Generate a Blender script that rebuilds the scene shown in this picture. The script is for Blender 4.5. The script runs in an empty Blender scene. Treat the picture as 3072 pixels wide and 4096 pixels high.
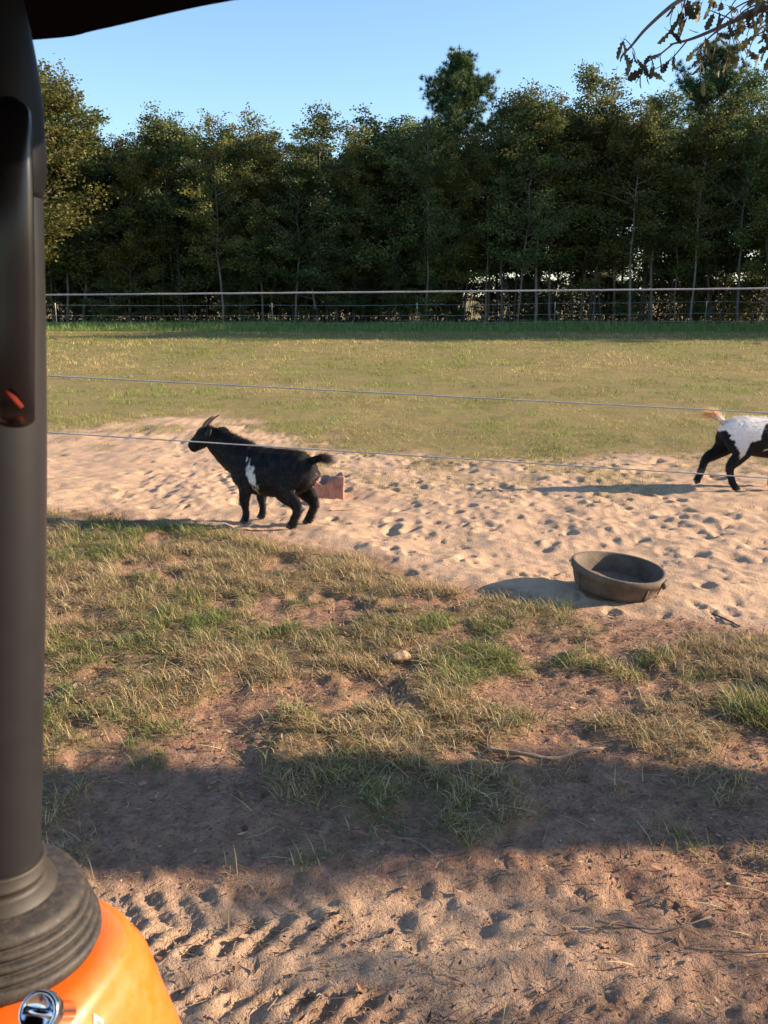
import bpy, bmesh, math
import numpy as np
from mathutils import Vector, Matrix
R = math.radians
scn = bpy.context.scene
C = scn.collection
rng = np.random.default_rng(11)

# ------------------------------------------------------------------ camera, sky, sun, exposure
cd = bpy.data.cameras.new('camera'); cam = bpy.data.objects.new('camera', cd); C.objects.link(cam)
cam.location = (0, 0, 1.6); cam.rotation_euler = (R(90 - 13.07), 0, 0)
cd.sensor_fit = 'VERTICAL'; cd.sensor_width = 3.42; cd.sensor_height = 4.54; cd.lens = 4.12
cd.clip_start = 0.02; cd.clip_end = 6000
cd.dof.use_dof = True; cd.dof.focus_distance = 6.6; cd.dof.aperture_fstop = 2.4
scn.camera = cam
scn.render.resolution_x, scn.render.resolution_y = 768, 1024
SUN_EL, SUN_AZ = 19.0, 4.0          # elevation; degrees beyond straight right (+x towards +y)
wd = bpy.data.worlds.new('World'); scn.world = wd; wd.use_nodes = True
nt = wd.node_tree; nt.nodes.clear()
sky = nt.nodes.new('ShaderNodeTexSky'); sky.sky_type = 'NISHITA'; sky.sun_disc = False
sky.sun_elevation = R(SUN_EL); sky.sun_rotation = R(90 - SUN_AZ)
sky.air_density = 1.0; sky.dust_density = 0.3; sky.ozone_density = 3.0; sky.altitude = 100
bg = nt.nodes.new('ShaderNodeBackground'); bg.inputs['Strength'].default_value = 0.105
wo = nt.nodes.new('ShaderNodeOutputWorld')
nt.links.new(sky.outputs[0], bg.inputs[0]); nt.links.new(bg.outputs[0], wo.inputs[0])
sl = bpy.data.lights.new('sun', 'SUN'); sl.energy = 5.0; sl.angle = R(0.55); sl.color = (1.0, 0.79, 0.57)
so = bpy.data.objects.new('sun', sl); C.objects.link(so)
sd = Vector((math.cos(R(SUN_EL)) * math.cos(R(SUN_AZ)), math.cos(R(SUN_EL)) * math.sin(R(SUN_AZ)), math.sin(R(SUN_EL))))
so.rotation_euler = sd.to_track_quat('Z', 'Y').to_euler(); so.location = sd * 60
scn.view_settings.view_transform = 'Standard'; scn.view_settings.look = 'None'
scn.view_settings.gamma = 1.0; scn.view_settings.exposure = 1.42
scn.view_settings.use_curve_mapping = False
scn.cycles.max_bounces = 6; scn.cycles.transparent_max_bounces = 4

# ------------------------------------------------------------------ helpers
class MB:
    """collects vertices, quads, tris and colours; build() links ONE mesh object"""
    def __init__(s): s.v = []; s.q = []; s.t = []; s.c = []; s.n = 0
    def add(s, v, q=None, t=None, col=None):
        v = np.asarray(v, float).reshape(-1, 3); b = s.n
        s.v.append(v); s.n += len(v)
        if q is not None and len(q): s.q.append(np.asarray(q, np.int64).reshape(-1, 4) + b)
        if t is not None and len(t): s.t.append(np.asarray(t, np.int64).reshape(-1, 3) + b)
        if col is None: col = (1, 1, 1)
        col = np.asarray(col, float)
        if col.ndim == 1: col = np.tile(col[:3], (len(v), 1))
        s.c.append(col); return s
    def mesh(s, name, mat=None, smooth=True):
        v = np.concatenate(s.v); me = bpy.data.meshes.new(name)
        q = np.concatenate(s.q) if s.q else np.zeros((0, 4), np.int64)
        t = np.concatenate(s.t) if s.t else np.zeros((0, 3), np.int64)
        me.vertices.add(len(v)); me.vertices.foreach_set('co', v.astype(np.float32).ravel())
        li = np.concatenate([q.ravel(), t.ravel()]); me.loops.add(len(li))
        me.loops.foreach_set('vertex_index', li.astype(np.int32))
        nf = len(q) + len(t); me.polygons.add(nf)
        ls = np.concatenate([np.arange(len(q)) * 4, len(q) * 4 + np.arange(len(t)) * 3])
        me.polygons.foreach_set('loop_start', ls.astype(np.int32))
        me.update(calc_edges=True)
        if smooth: me.polygons.foreach_set('use_smooth', np.ones(nf, bool))
        a = me.color_attributes.new('Col', 'FLOAT_COLOR', 'POINT')
        c = np.concatenate(s.c); a.data.foreach_set('color', np.c_[c, np.ones(len(c))].astype(np.float32).ravel())
        if mat: me.materials.append(mat)
        return me
    def build(s, name, mat, parent=None, smooth=True):
        return link(name, s.mesh(name, mat, smooth), parent)
def link(name, me, parent=None):
    o = bpy.data.objects.new(name, me); C.objects.link(o); o.parent = parent; return o
def tag(o, label=None, cat=None, group=None, kind=None):
    if label: o['label'] = label
    if cat: o['category'] = cat
    if group: o['group'] = group
    if kind: o['kind'] = kind
    return o
def thing(name, label, cat, loc=(0, 0, 0), rz=0, group=None):
    o = bpy.data.objects.new(name, None); C.objects.link(o); o.empty_display_size = .1
    o.location = loc; o.rotation_euler = (0, 0, rz); return tag(o, label, cat, group)
def copy_tree(o, parent=None):
    c = o.copy(); C.objects.link(c); c.parent = parent
    for ch in o.children: copy_tree(ch, c)
    return c
def norm(a): return a / np.maximum(np.linalg.norm(a, axis=-1, keepdims=True), 1e-9)
def catmull(p, n):
    p = np.asarray(p, float); P = np.vstack([2 * p[0] - p[1], p, 2 * p[-1] - p[-2]]); out = []
    for i in range(1, len(P) - 2):
        t = np.linspace(0, 1, n, endpoint=False)[:, None]; a, b, c, d = P[i-1], P[i], P[i+1], P[i+2]
        out.append(.5 * (2*b + (c-a)*t + (2*a-5*b+4*c-d)*t**2 + (3*b-a-3*c+d)*t**3))
    return np.vstack(out + [p[-1:]])
def tube(p, r, seg=8, side=None, caps=True):
    """lofted tube; r: n or n x 2 (radius along side, radius along normal)"""
    p = np.asarray(p, float); n = len(p); r = np.asarray(r, float)
    if r.ndim == 0: r = np.full(n, float(r))
    if r.ndim == 1: r = np.stack([r, r], 1)
    t = np.gradient(p, axis=0); t = norm(t)
    if side is None:
        s0 = np.array([0, 1., 0]) if abs(t[0][1]) < .9 else np.array([1., 0, 0])
        S = np.zeros((n, 3))
        for i in range(n):
            s0 = s0 - t[i] * np.dot(s0, t[i]); s0 = s0 / np.linalg.norm(s0); S[i] = s0
    else:
        S = np.tile(np.asarray(side, float), (n, 1)); S = norm(S - t * (S * t).sum(1, keepdims=True))
    N = np.cross(S, t); a = np.linspace(0, 2*np.pi, seg, endpoint=False)
    v = p[:, None] + S[:, None] * (np.cos(a)[None, :, None] * r[:, None, None, 0]) + N[:, None] * (np.sin(a)[None, :, None] * r[:, None, None, 1])
    i = np.arange(n-1)[:, None] * seg; j = np.arange(seg)[None]; k = (j + 1) % seg
    q = np.stack([i+j, i+k, i+seg+k, i+seg+j], -1).reshape(-1, 4)
    v = v.reshape(-1, 3); tt = []
    if caps:
        b = len(v); v = np.vstack([v, p[:1], p[-1:]])
        for jj in range(seg):
            kk = (jj+1) % seg; tt.append((b, kk, jj)); tt.append((b+1, (n-1)*seg+jj, (n-1)*seg+kk))
    return v, q, tt
def box(x0, x1, y0, y1, z0, z1):
    v = [(x, y, z) for z in (z0, z1) for y in (y0, y1) for x in (x0, x1)]
    q = [(0, 2, 3, 1), (4, 5, 7, 6), (0, 1, 5, 4), (2, 6, 7, 3), (0, 4, 6, 2), (1, 3, 7, 5)]
    return v, q
def lathe(prof, seg=48, closed=False):
    prof = np.asarray(prof, float); a = np.linspace(0, 2*np.pi, seg, endpoint=False)
    v = np.stack([prof[:, None, 0] * np.cos(a), prof[:, None, 0] * np.sin(a), np.repeat(prof[:, 1:2], seg, 1)], -1)
    n = len(prof); i = np.arange(n-1)[:, None] * seg; j = np.arange(seg)[None]; k = (j+1) % seg
    q = np.stack([i+j, i+k, i+seg+k, i+seg+j], -1).reshape(-1, 4)
    return v.reshape(-1, 3), q
_T = np.random.default_rng(5).random((256, 256))
def vnoise(x, y):
    xi = np.floor(x).astype(int); yi = np.floor(y).astype(int); fx = x - xi; fy = y - yi
    fx = fx*fx*(3-2*fx); fy = fy*fy*(3-2*fy); g = lambda i, j: _T[i & 255, j & 255]
    return (g(xi, yi)*(1-fx) + g(xi+1, yi)*fx)*(1-fy) + (g(xi, yi+1)*(1-fx) + g(xi+1, yi+1)*fx)*fy
def fbm(x, y, o=4):
    s = 0; a = .5; tot = 0
    for k in range(o):
        s = s + a*vnoise(x*2**k + 17.3*k, y*2**k + 9.1*k); tot += a; a *= .5
    return s/tot
def sst(a, b, x):
    t = np.clip((x-a)/(b-a), 0, 1); return t*t*(3-2*t)
def mat(name, col=(.5, .5, .5), rough=.7, metal=0, spec=.4, attr=False, var=None, bump=None, transl=0, coat=0, sheen=0, objrand=0, dust=None):
    """procedural material; var=(scale, amount) colour noise, bump=(scale, strength, distance)"""
    m = bpy.data.materials.new(name); m.use_nodes = True; nt = m.node_tree; nd = nt.nodes; L = nt.links
    b = nd['Principled BSDF']; b.inputs['Roughness'].default_value = rough; b.inputs['Metallic'].default_value = metal
    b.inputs['Specular IOR Level'].default_value = spec; b.inputs['Coat Weight'].default_value = coat
    b.inputs['Coat Roughness'].default_value = .08
    rgb = nd.new('ShaderNodeRGB'); rgb.outputs[0].default_value = (*col, 1); out = rgb.outputs[0]
    tc = nd.new('ShaderNodeTexCoord')
    if attr:
        at = nd.new('ShaderNodeAttribute'); at.attribute_name = 'Col'
        mx = nd.new('ShaderNodeMix'); mx.data_type = 'RGBA'; mx.blend_type = 'MULTIPLY'; mx.inputs[0].default_value = 1
        L.new(out, mx.inputs[6]); L.new(at.outputs['Color'], mx.inputs[7]); out = mx.outputs[2]
    if objrand:
        oi = nd.new('ShaderNodeObjectInfo'); mr = nd.new('ShaderNodeMapRange'); mr.inputs[3].default_value = 1-objrand; mr.inputs[4].default_value = 1+objrand
        L.new(oi.outputs['Random'], mr.inputs[0]); hs = nd.new('ShaderNodeHueSaturation'); L.new(mr.outputs[0], hs.inputs['Value']); L.new(out, hs.inputs['Color']); out = hs.outputs[0]
    if var:
        nz = nd.new('ShaderNodeTexNoise'); nz.inputs['Scale'].default_value = var[0]; nz.inputs['Detail'].default_value = 6
        nz.inputs['Roughness'].default_value = .65; L.new(tc.outputs['Object'], nz.inputs['Vector'])
        mr = nd.new('ShaderNodeMapRange'); mr.inputs[1].default_value = .3; mr.inputs[2].default_value = .7
        mr.inputs[3].default_value = 1-var[1]; mr.inputs[4].default_value = 1+var[1]; L.new(nz.outputs[0], mr.inputs[0])
        hs = nd.new('ShaderNodeHueSaturation'); L.new(mr.outputs[0], hs.inputs['Value']); L.new(out, hs.inputs['Color']); out = hs.outputs[0]
    if dust:
        nz = nd.new('ShaderNodeTexNoise'); nz.inputs['Scale'].default_value = dust[0]; nz.inputs['Detail'].default_value = 8; nz.inputs['Roughness'].default_value = .75; L.new(tc.outputs['Object'], nz.inputs['Vector'])
        mr = nd.new('ShaderNodeMapRange'); mr.inputs[1].default_value = .45; mr.inputs[2].default_value = .75; mr.inputs[4].default_value = dust[1]; L.new(nz.outputs[0], mr.inputs[0])
        mx = nd.new('ShaderNodeMix'); mx.data_type = 'RGBA'; L.new(mr.outputs[0], mx.inputs[0]); L.new(out, mx.inputs[6]); mx.inputs[7].default_value = (.30, .21, .13, 1); out = mx.outputs[2]
        ma = nd.new('ShaderNodeMapRange'); ma.inputs[1].default_value = .4; ma.inputs[2].default_value = .75; ma.inputs[3].default_value = rough; ma.inputs[4].default_value = min(1, rough+.3); L.new(nz.outputs[0], ma.inputs[0]); L.new(ma.outputs[0], b.inputs['Roughness'])
    L.new(out, b.inputs['Base Color'])
    if bump:
        nz = nd.new('ShaderNodeTexNoise'); nz.inputs['Scale'].default_value = bump[0]; nz.inputs['Detail'].default_value = 7
        L.new(tc.outputs['Object'], nz.inputs['Vector']); bp = nd.new('ShaderNodeBump')
        bp.inputs['Strength'].default_value = bump[1]; bp.inputs['Distance'].default_value = bump[2]
        L.new(nz.outputs[0], bp.inputs['Height']); L.new(bp.outputs[0], b.inputs['Normal'])
    if transl:
        tr = nd.new('ShaderNodeBsdfTranslucent'); L.new(out, tr.inputs[0]); ms = nd.new('ShaderNodeMixShader'); ms.inputs[0].default_value = transl
        L.new(b.outputs[0], ms.inputs[1]); L.new(tr.outputs[0], ms.inputs[2]); L.new(ms.outputs[0], nd['Material Output'].inputs[0])
    return m

# ------------------------------------------------------------------ ground
SB = np.array([(-9, 7.2), (-2.6, 6.85), (-1.64, 6.68), (-.9, 6.27), (-.39, 5.9), (0, 5.5), (.19, 5.15), (.67, 4.8), (1.03, 4.62), (1.5, 4.5), (1.87, 4.2), (3, 3.9), (9, 3.6)])
ST = np.array([(-14, 12.5), (-6, 11.6), (-4.1, 11.2), (-2.9, 12.0), (-2.0, 12.2), (-.9, 10.3), (.36, 10.0), (1.76, 9.4), (3.2, 9.9), (3.9, 9.0), (8, 9.2), (14, 10)])
def sandbot(x, y): return np.interp(x, SB[:, 0], SB[:, 1]) + .55*(fbm(x*2.3+3, y*2.3, 4)-.5)
def sandtop(x, y): return np.interp(x, ST[:, 0], ST[:, 1]) + 3.4*(fbm(x*1.1+31, y*.9+5, 5)-.5)
def m_sand(x, y): return sst(-.12, .25, y - sandbot(x, y)) * (1 - sst(-.9, .7, y - sandtop(x, y)))
def m_field(x, y): return sst(-1.0, .6, y - sandtop(x, y))
def m_front(x, y):
    """density of the ungrazed grass between the vehicle track and the sand"""
    d = sandbot(x, y) - y
    zone = sst(-.05, .3, d)
    patch = fbm(x*3.4+8, y*3.4+2, 4) + .16*(fbm(x*7+1, y*7+5, 3)-.5)
    left = 1 - sst(-.4, 1.3, x - (y-4.4)*.15)
    thr = .25 + .10*(1-left) + .24*sst(3.3, 2.5, y) + .09*sst(4.2, 3.2, y)
    # bare ring of dirt in front of the feed tub, a band of grass below it
    bare = np.exp(-(((x-1.4)/.75)**2 + ((y-4.35)/.28)**2)*1.2)
    band = np.exp(-(((x-1.15)/.75)**2 + ((y-3.85)/.22)**2))
    low = np.exp(-(((x-.25)/.75)**2 + ((y-2.72)/.28)**2))
    tuft = np.exp(-(((x-1.5)/.2)**2 + ((y-3.35)/.22)**2))
    m = sst(thr, thr+.22, patch + .12*band + .19*low - .13*bare + .3*tuft)
    return zone * m * sst(2.15, 2.5, y) * (1-.75*bare)
def axis(segs):
    out = []
    for a, b, d0, d1 in segs:
        n = int(round((b-a)/((d0+d1)/2))); t = np.linspace(0, 1, n, endpoint=False); out.append(a + (b-a)*(t*d0 + (t*t/2)*(d1-d0))/(d0 + (d1-d0)/2))
    return np.concatenate(out)
gx = np.r_[-1600, -700, -320, -160, -90, -60, -45, axis([(-34, -12, 1, .7), (-12, -5, .5, .1), (-5, -2.2, .06, .025), (-2.2, 2.4, .0165, .0165), (2.4, 5.2, .025, .06), (5.2, 12, .1, .5), (12, 34, .7, 1)]), 34, 45, 60, 90, 160, 320, 700, 1600]
gy = np.r_[-400, -120, -40, -15, axis([(-6, 1.2, .6, .1), (1.2, 1.6, .05, .02), (1.6, 3.4, .0125, .0125), (3.4, 5.4, .018, .024), (5.4, 9.6, .026, .032), (9.6, 14, .04, .2), (14, 70, .3, 1.2)]), 70, 76, 85, 100, 130, 180, 300, 600, 1200, 2600]
X, Y = np.meshgrid(gx, gy, indexing='ij')
MS = m_sand(X, Y); MF = m_field(X, Y); MG = m_front(X, Y)
SCR = sst(.47, .63, fbm(X*1.9+40, Y*2.6, 4))*sst(-3.0, -.4, Y-sandtop(X, Y))*sst(6.6, 7.6, Y)     # scruffy patches where pasture and sand meet
near = sst(16, 10, np.abs(Y-4)) * sst(16, 8, np.abs(X))
Z = near * (.05*(fbm(X*.6, Y*.6, 3)-.5) + .03*(fbm(X*3+4, Y*3, 3)-.5))
Z += sst(9, 20, Y)*.06*(fbm(X*.25, Y*.25, 3)-.5)*sst(120, 60, Y)
dirt = (1-MS)*(1-MF); churn = sst(.36, .62, fbm(X*.9+12, Y*1.3+7, 3))
Z += near*dirt*(.030*(fbm(X*9, Y*9, 4)-.5) + .014*(vnoise(X*34, Y*34)-.5)) + near*MS*(.055*(fbm(X*2.6+3, Y*3.2, 2)-.5) + (.020+.018*churn)*(np.abs(fbm(X*6+3, Y*7, 3)-.5)*-2+.3) + .018*churn*(fbm(X*17, Y*17, 2)-.5))
Z += near*MG*.03
# rounded wheel ruts with lug marks, running past the vehicle
def track(yc, w, ph, dep):
    global Z
    v = (Y - yc - .05*np.sin(X*1.3+ph))/w; inside = sst(1.15, .85, np.abs(v))
    lug = sst(-.15, .35, np.sin(2*np.pi*(X*13 + np.where(v > 0, v, -v)*1.1*np.sign(ph)) + 2.6*(fbm(X*2.6, Y*2.6, 3)-.5)))
    brk = sst(.36, .62, fbm(X*2.2+ph*3, Y*3.1, 3))*(.08+.92*sst(.7, -.1, X)) + .35*sst(.5, .7, fbm(X*6+ph, Y*6, 2))
    Z = Z + near*inside*(-dep*.4 + (.017*lug)*brk) + near*.010*np.exp(-((np.abs(v)-1.3)/.22)**2)
track(2.10, .13, 1.0, .024); track(1.80, .12, -2.0, .024)
def dimple(x, y, r, d, asp, ang):
    R3 = r*2.6; i0, i1 = np.searchsorted(gx, [x-R3, x+R3]); j0, j1 = np.searchsorted(gy, [y-R3, y+R3])
    if i1-i0 < 2 or j1-j0 < 2: return
    dx = X[i0:i1, j0:j1]-x; dy = Y[i0:i1, j0:j1]-y; c, s = np.cos(ang), np.sin(ang)
    u = (dx*c+dy*s)/r; w = (-dx*s+dy*c)/(r*asp); q = np.sqrt(u*u+w*w)
    Z[i0:i1, j0:j1] += -d*np.exp(-q**3*1.1) + .28*d*np.exp(-((q-1.35)/.4)**2)
for _ in range(2600):
    x, y = rng.uniform(-5.5, 6), rng.uniform(4.4, 12)
    s = float(m_sand(np.array(x), np.array(y)))
    if rng.random() > s*1.1-.1: continue
    clus = float(vnoise(np.array(x*1.1+50), np.array(y*1.1)))
    if rng.random() > .15+.9*clus: continue
    dimple(x, y, rng.uniform(.03, .085)*(1.35 if rng.random() < .12 else 1), rng.uniform(.004, .024), rng.uniform(.5, 1.0), rng.uniform(0, 3.14))
for _ in range(3800):
    x, y = rng.uniform(-5.5, 6), rng.uniform(4.4, 12)
    if rng.random() < float(m_sand(np.array(x), np.array(y)))-.1: dimple(x, y, rng.uniform(.02, .045), rng.uniform(.003, .013), rng.uniform(.5, 1.0), rng.uniform(0, 3.14))
for _ in range(14):
    dimple(rng.uniform(-1.6, 2.2), rng.uniform(1.6, 4.4), rng.uniform(.02, .055), rng.uniform(.004, .014), rng.uniform(.6, 1), rng.uniform(0, 3.14))
def hz(x, y):
    x = np.atleast_1d(np.asarray(x, float)); y = np.atleast_1d(np.asarray(y, float))
    i = np.clip(np.searchsorted(gx, x)-1, 0, len(gx)-2); j = np.clip(np.searchsorted(gy, y)-1, 0, len(gy)-2)
    fx = (x-gx[i])/(gx[i+1]-gx[i]); fy = (y-gy[j])/(gy[j+1]-gy[j])
    return (Z[i, j]*(1-fx)+Z[i+1, j]*fx)*(1-fy) + (Z[i, j+1]*(1-fx)+Z[i+1, j+1]*fx)*fy
def h1(x, y): return float(hz(x, y)[0])
def ground_material():
    m = bpy.data.materials.new('ground_soil'); m.use_nodes = True; nt = m.node_tree; nd = nt.nodes; L = nt.links
    b = nd['Principled BSDF']; b.inputs['Roughness'].default_value = .95; b.inputs['Specular IOR Level'].default_value = .15
    at = nd.new('ShaderNodeAttribute'); at.attribute_name = 'Col'; sp = nd.new('ShaderNodeSeparateColor'); L.new(at.outputs['Color'], sp.inputs[0])
    tc = nd.new('ShaderNodeTexCoord')
    def noise(s, d=6, r=.65):
        n = nd.new('ShaderNodeTexNoise'); n.inputs['Scale'].default_value = s; n.inputs['Detail'].default_value = d; n.inputs['Roughness'].default_value = r
        L.new(tc.outputs['Object'], n.inputs['Vector']); return n.outputs[0]
    def mix(f, a, c):
        x = nd.new('ShaderNodeMix'); x.data_type = 'RGBA'
        L.new(f, x.inputs[0])
        for k, s in ((6, a), (7, c)):
            if isinstance(s, tuple): x.inputs[k].default_value = (*s, 1)
            else: L.new(s, x.inputs[k])
        return x.outputs[2]
    def ramp(f, a, c):
        r = nd.new('ShaderNodeMapRange'); r.inputs[1].default_value = a; r.inputs[2].default_value = c; L.new(f, r.inputs[0]); return r.outputs[0]
    n1 = noise(1.7); n2 = noise(14); n3 = noise(70, 4); n4 = noise(240, 3)
    dirt = mix(ramp(n2, .35, .68), (.235, .130, .082), (.40, .243, .155))
    dirt = mix(ramp(n3, .50, .70), dirt, (.13, .078, .055))
    sand = mix(ramp(n2, .3, .7), (.45, .298, .188), (.58, .40, .262))
    sand = mix(ramp(n3, .55, .8), sand, (.36, .22, .14))
    fld = mix(ramp(n1, .35, .65), (.19, .165, .055), (.28, .225, .085))
    fld = mix(ramp(n2, .48, .66), fld, (.33, .22, .13)); fld = mix(ramp(n3, .5, .72), fld, (.10, .075, .03))
    thatch = mix(ramp(n3, .35, .65), (.12, .08, .045), (.27, .19, .10))
    c = mix(ramp(sp.outputs[2], .1, .9), dirt, thatch)
    c = mix(sp.outputs[0], c, sand); c = mix(sp.outputs[1], c, fld)
    gr = mix(ramp(n4, .3, .7), (.66, .66, .66), (1.2, 1.2, 1.2))
    mm = nd.new('ShaderNodeMix'); mm.data_type = 'RGBA'; mm.blend_type = 'MULTIPLY'; mm.inputs[0].default_value = 1; L.new(c, mm.inputs[6]); L.new(gr, mm.inputs[7])
    L.new(mm.outputs[2], b.inputs['Base Color'])
    bp = nd.new('ShaderNodeBump'); bp.inputs['Strength'].default_value = .8; bp.inputs['Distance'].default_value = .012; L.new(n3, bp.inputs['Height'])
    bp2 = nd.new('ShaderNodeBump'); bp2.inputs['Strength'].default_value = .6; bp2.inputs['Distance'].default_value = .006; L.new(n4, bp2.inputs['Height'])
    L.new(bp.outputs[0], bp2.inputs['Normal']); L.new(bp2.outputs[0], b.inputs['Normal'])
    return m
g = MB(); nx, ny = len(gx), len(gy)
ii = (np.arange(nx-1)[:, None]*ny + np.arange(ny-1)[None]).ravel()
g.add(np.stack([X, Y, Z], -1), q=np.stack([ii, ii+ny, ii+ny+1, ii+1], 1), col=np.stack([np.maximum(MS, .8*sst(2.36, 2.15, Y)*sst(-.5, .5, Y)*sst(1.1, .1, X)*sst(.34, .60, fbm(X*1.7+2, Y*2.4+6, 4)+.16*sst(.7, -.3, X)-.07)), np.maximum(MF, .75*SCR), MG], -1).reshape(-1, 3))
ground = g.build('ground', ground_material()); tag(ground, kind='structure')

# ------------------------------------------------------------------ grasses (uncountable)
M_grass = mat('grass_blade', (1, 1, 1), .75, attr=True, transl=.3, spec=.2)
def blades(px, py, L, w, lean, col, zoff=-.004, seg=2, curl=.5):
    """curved tapering blades, one mesh; px,py,L,w,lean arrays"""
    n = len(px); a = rng.uniform(0, 2*np.pi, n); b = a + np.pi/2 + rng.normal(0, .3, n)
    d = np.stack([np.cos(a), np.sin(a), 0*a], 1); s = np.stack([np.cos(b), np.sin(b), 0*b], 1)
    p0 = np.stack([px, py, hz(px, py)+zoff], 1); up = np.array([0, 0, 1.])
    V = []
    for k in range(seg+1):
        t = k/seg; th = lean + curl*t*t
        p = p0 + d*(L*t*np.sin(lean + curl*t*.6))[:, None] + up*(L*t*np.cos(np.minimum(lean + curl*t*.6, 1.45)))[:, None]
        if k < seg:
            ww = (w*(1-.55*t))[:, None]; V += [p - s*ww*.5, p + s*ww*.5]
        else: V.append(p)
    m = 2*seg+1; V = np.stack(V, 1).reshape(-1, 3); o = np.arange(n)[:, None]*m
    q = np.concatenate([o + np.array([[2*k, 2*k+1, 2*k+3, 2*k+2]]) for k in range(seg-1)]) if seg > 1 else None
    t = o + np.array([[2*seg-2, 2*seg-1, 2*seg]])
    return V, q, t, np.repeat(col, m, 0)
def grasscol(n, dry, shade=None):
    gcol = np.array([(.12, .17, .04), (.19, .235, .058), (.235, .25, .07), (.155, .19, .065)])
    dcol = np.array([(.46, .35, .18), (.38, .27, .13), (.52, .42, .24), (.28, .18, .09)])
    c = np.where((rng.random(n) < dry)[:, None], dcol[rng.integers(0, 4, n)], gcol[rng.integers(0, 4, n)])
    return c * rng.uniform(.75, 1.2, (n, 1))
# foreground grass: blades gathered in tufts
def front_grass():
    N = 460000; x = rng.uniform(-2.9, 3.2, N); y = rng.uniform(2.1, 7.2, N); d = m_front(x, y)
    tuf = sst(.3, .62, fbm(x*11+3, y*11+9, 2)); k = rng.random(N) < d*(.25+.75*tuf)*.95; x, y, d, tuf = x[k], y[k], d[k], tuf[k]; n = len(x)
    dryn = fbm(x*1.6+70, y*1.6+20, 4); dry = np.clip(.42 + 2.8*(dryn-.42) + .3*(rng.random(n)-.5) + .18*sst(4, 3, y), .1, .95)
    L = rng.uniform(.02, .07, n)*(.5+.95*tuf)*(1+.35*(rng.random(n) < .08)); col = grasscol(n, dry)*(.75+.5*fbm(x*3+4, y*3+8, 3))[:, None]
    mb = MB(); v, q, t, c = blades(x, y, L, rng.uniform(.0022, .0042, n), np.abs(rng.normal(.55, .38, n)), col, seg=2, curl=.9); mb.add(v, q, t, c)
    # creeping runners and long straw lying about
    N = 5200; x = rng.uniform(-2.4, 2.6, N); y = rng.uniform(1.7, 6.6, N); k = rng.random(N) < (.12+m_front(x, y))*(sandbot(x, y)-y > -.1); x, y = x[k], y[k]; n = len(x)
    v, q, t, c = blades(x, y, rng.uniform(.06, .16, n), rng.uniform(.003, .005, n), rng.uniform(.9, 1.42, n), grasscol(n, np.full(n, .8)), zoff=.006, seg=3, curl=.45); mb.add(v, q, t, c)
    # the tall green tuft at the right edge and a few lone sprigs
    for cx, cy, nn, sp, hh in ((1.47, 3.38, 420, .11, .15), (1.56, 3.25, 260, .1, .13), (1.75, 4.15, 160, .12, .08), (.93, 4.62, 60, .07, .1), (.80, 4.60, 60, .06, .09), (1.3, 2.42, 60, .12, .12), (.9, 2.5, 40, .12, .1), (1.2, 3.9, 130, .09, .09), (1.05, 3.75, 110, .08, .09), (1.33, 3.72, 90, .08, .08)):
        x = rng.normal(cx, sp*.6, nn); y = rng.normal(cy, sp*.5, nn)
        v, q, t, c = blades(x, y, rng.uniform(.5, 1.1, nn)*hh, rng.uniform(.003, .005, nn), np.abs(rng.normal(.35, .3, nn)), grasscol(nn, np.full(nn, .25)), seg=3, curl=.8); mb.add(v, q, t, c)
    o = mb.build('grass', M_grass, smooth=False)
    tag(o, 'tufty half dried grass between the vehicle track and the sand', 'grass', kind='stuff')
front_grass()
def field_grass():
    mb = MB(); n0 = 0
    for y0, y1, dens, Lm, w in ((7.6, 14, 2000, .034, .0052), (14, 22, 850, .044, .0085), (22, 31, 330, .056, .014), (31, 43, 180, .07, .020)):
        hw = y1*.5+1; N = int((y1-y0)*2*hw*dens); x = rng.uniform(-hw, hw, N); y = rng.uniform(y0, y1, N)
        k = np.abs(x) < y*.46+1.2; x, y = x[k], y[k]
        d = sst(.12, .8, m_field(x, y) + .9*(fbm(x*2.4+15, y*1.7+2, 4)-.5)) * (.15+.85*sst(.36, .58, fbm(x*1.6+5, y*1.1, 4))); k = rng.random(len(x)) < d; x, y = x[k], y[k]; n = len(x)
        dry = np.clip(.28 + 2.6*(fbm(x*.6+9, y*.3+3, 5)-.5) + .25*sst(14, 9, y), .1, .9)
        v, q, t, c = blades(x, y, Lm*rng.uniform(.5, 1.4, n)*(.5+1.3*sst(.42, .66, fbm(x*4.5, y*3.2+3, 2))), w*rng.uniform(.7, 1.3, n), np.abs(rng.normal(.6, .4, n)), grasscol(n, dry)*(.70+.95*fbm(x*1.1+4, y*.6+8, 4))[:, None]*np.array([1.06, 1.08, .9]), seg=1); mb.add(v, q, t, c)
    # sprigs straggling into the sand
    N = 90000; x = rng.uniform(-6, 6, N); y = rng.uniform(7.0, 12, N); d = sst(.45, .62, fbm(x*1.9+40, y*2.6, 4))*sst(-3.0, -.4, y-sandtop(x, y)); k = rng.random(N) < d; x, y = x[k], y[k]; n = len(x)
    v, q, t, c = blades(x, y, rng.uniform(.015, .05, n), rng.uniform(.004, .007, n), np.abs(rng.normal(.6, .4, n)), grasscol(n, np.full(n, .45)), seg=1); mb.add(v, q, t, c)
    tag(mb.build('pasture_grass', M_grass, smooth=False), 'short cropped green and tan grass of the sunlit pasture', 'grass', kind='stuff')
field_grass()
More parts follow.
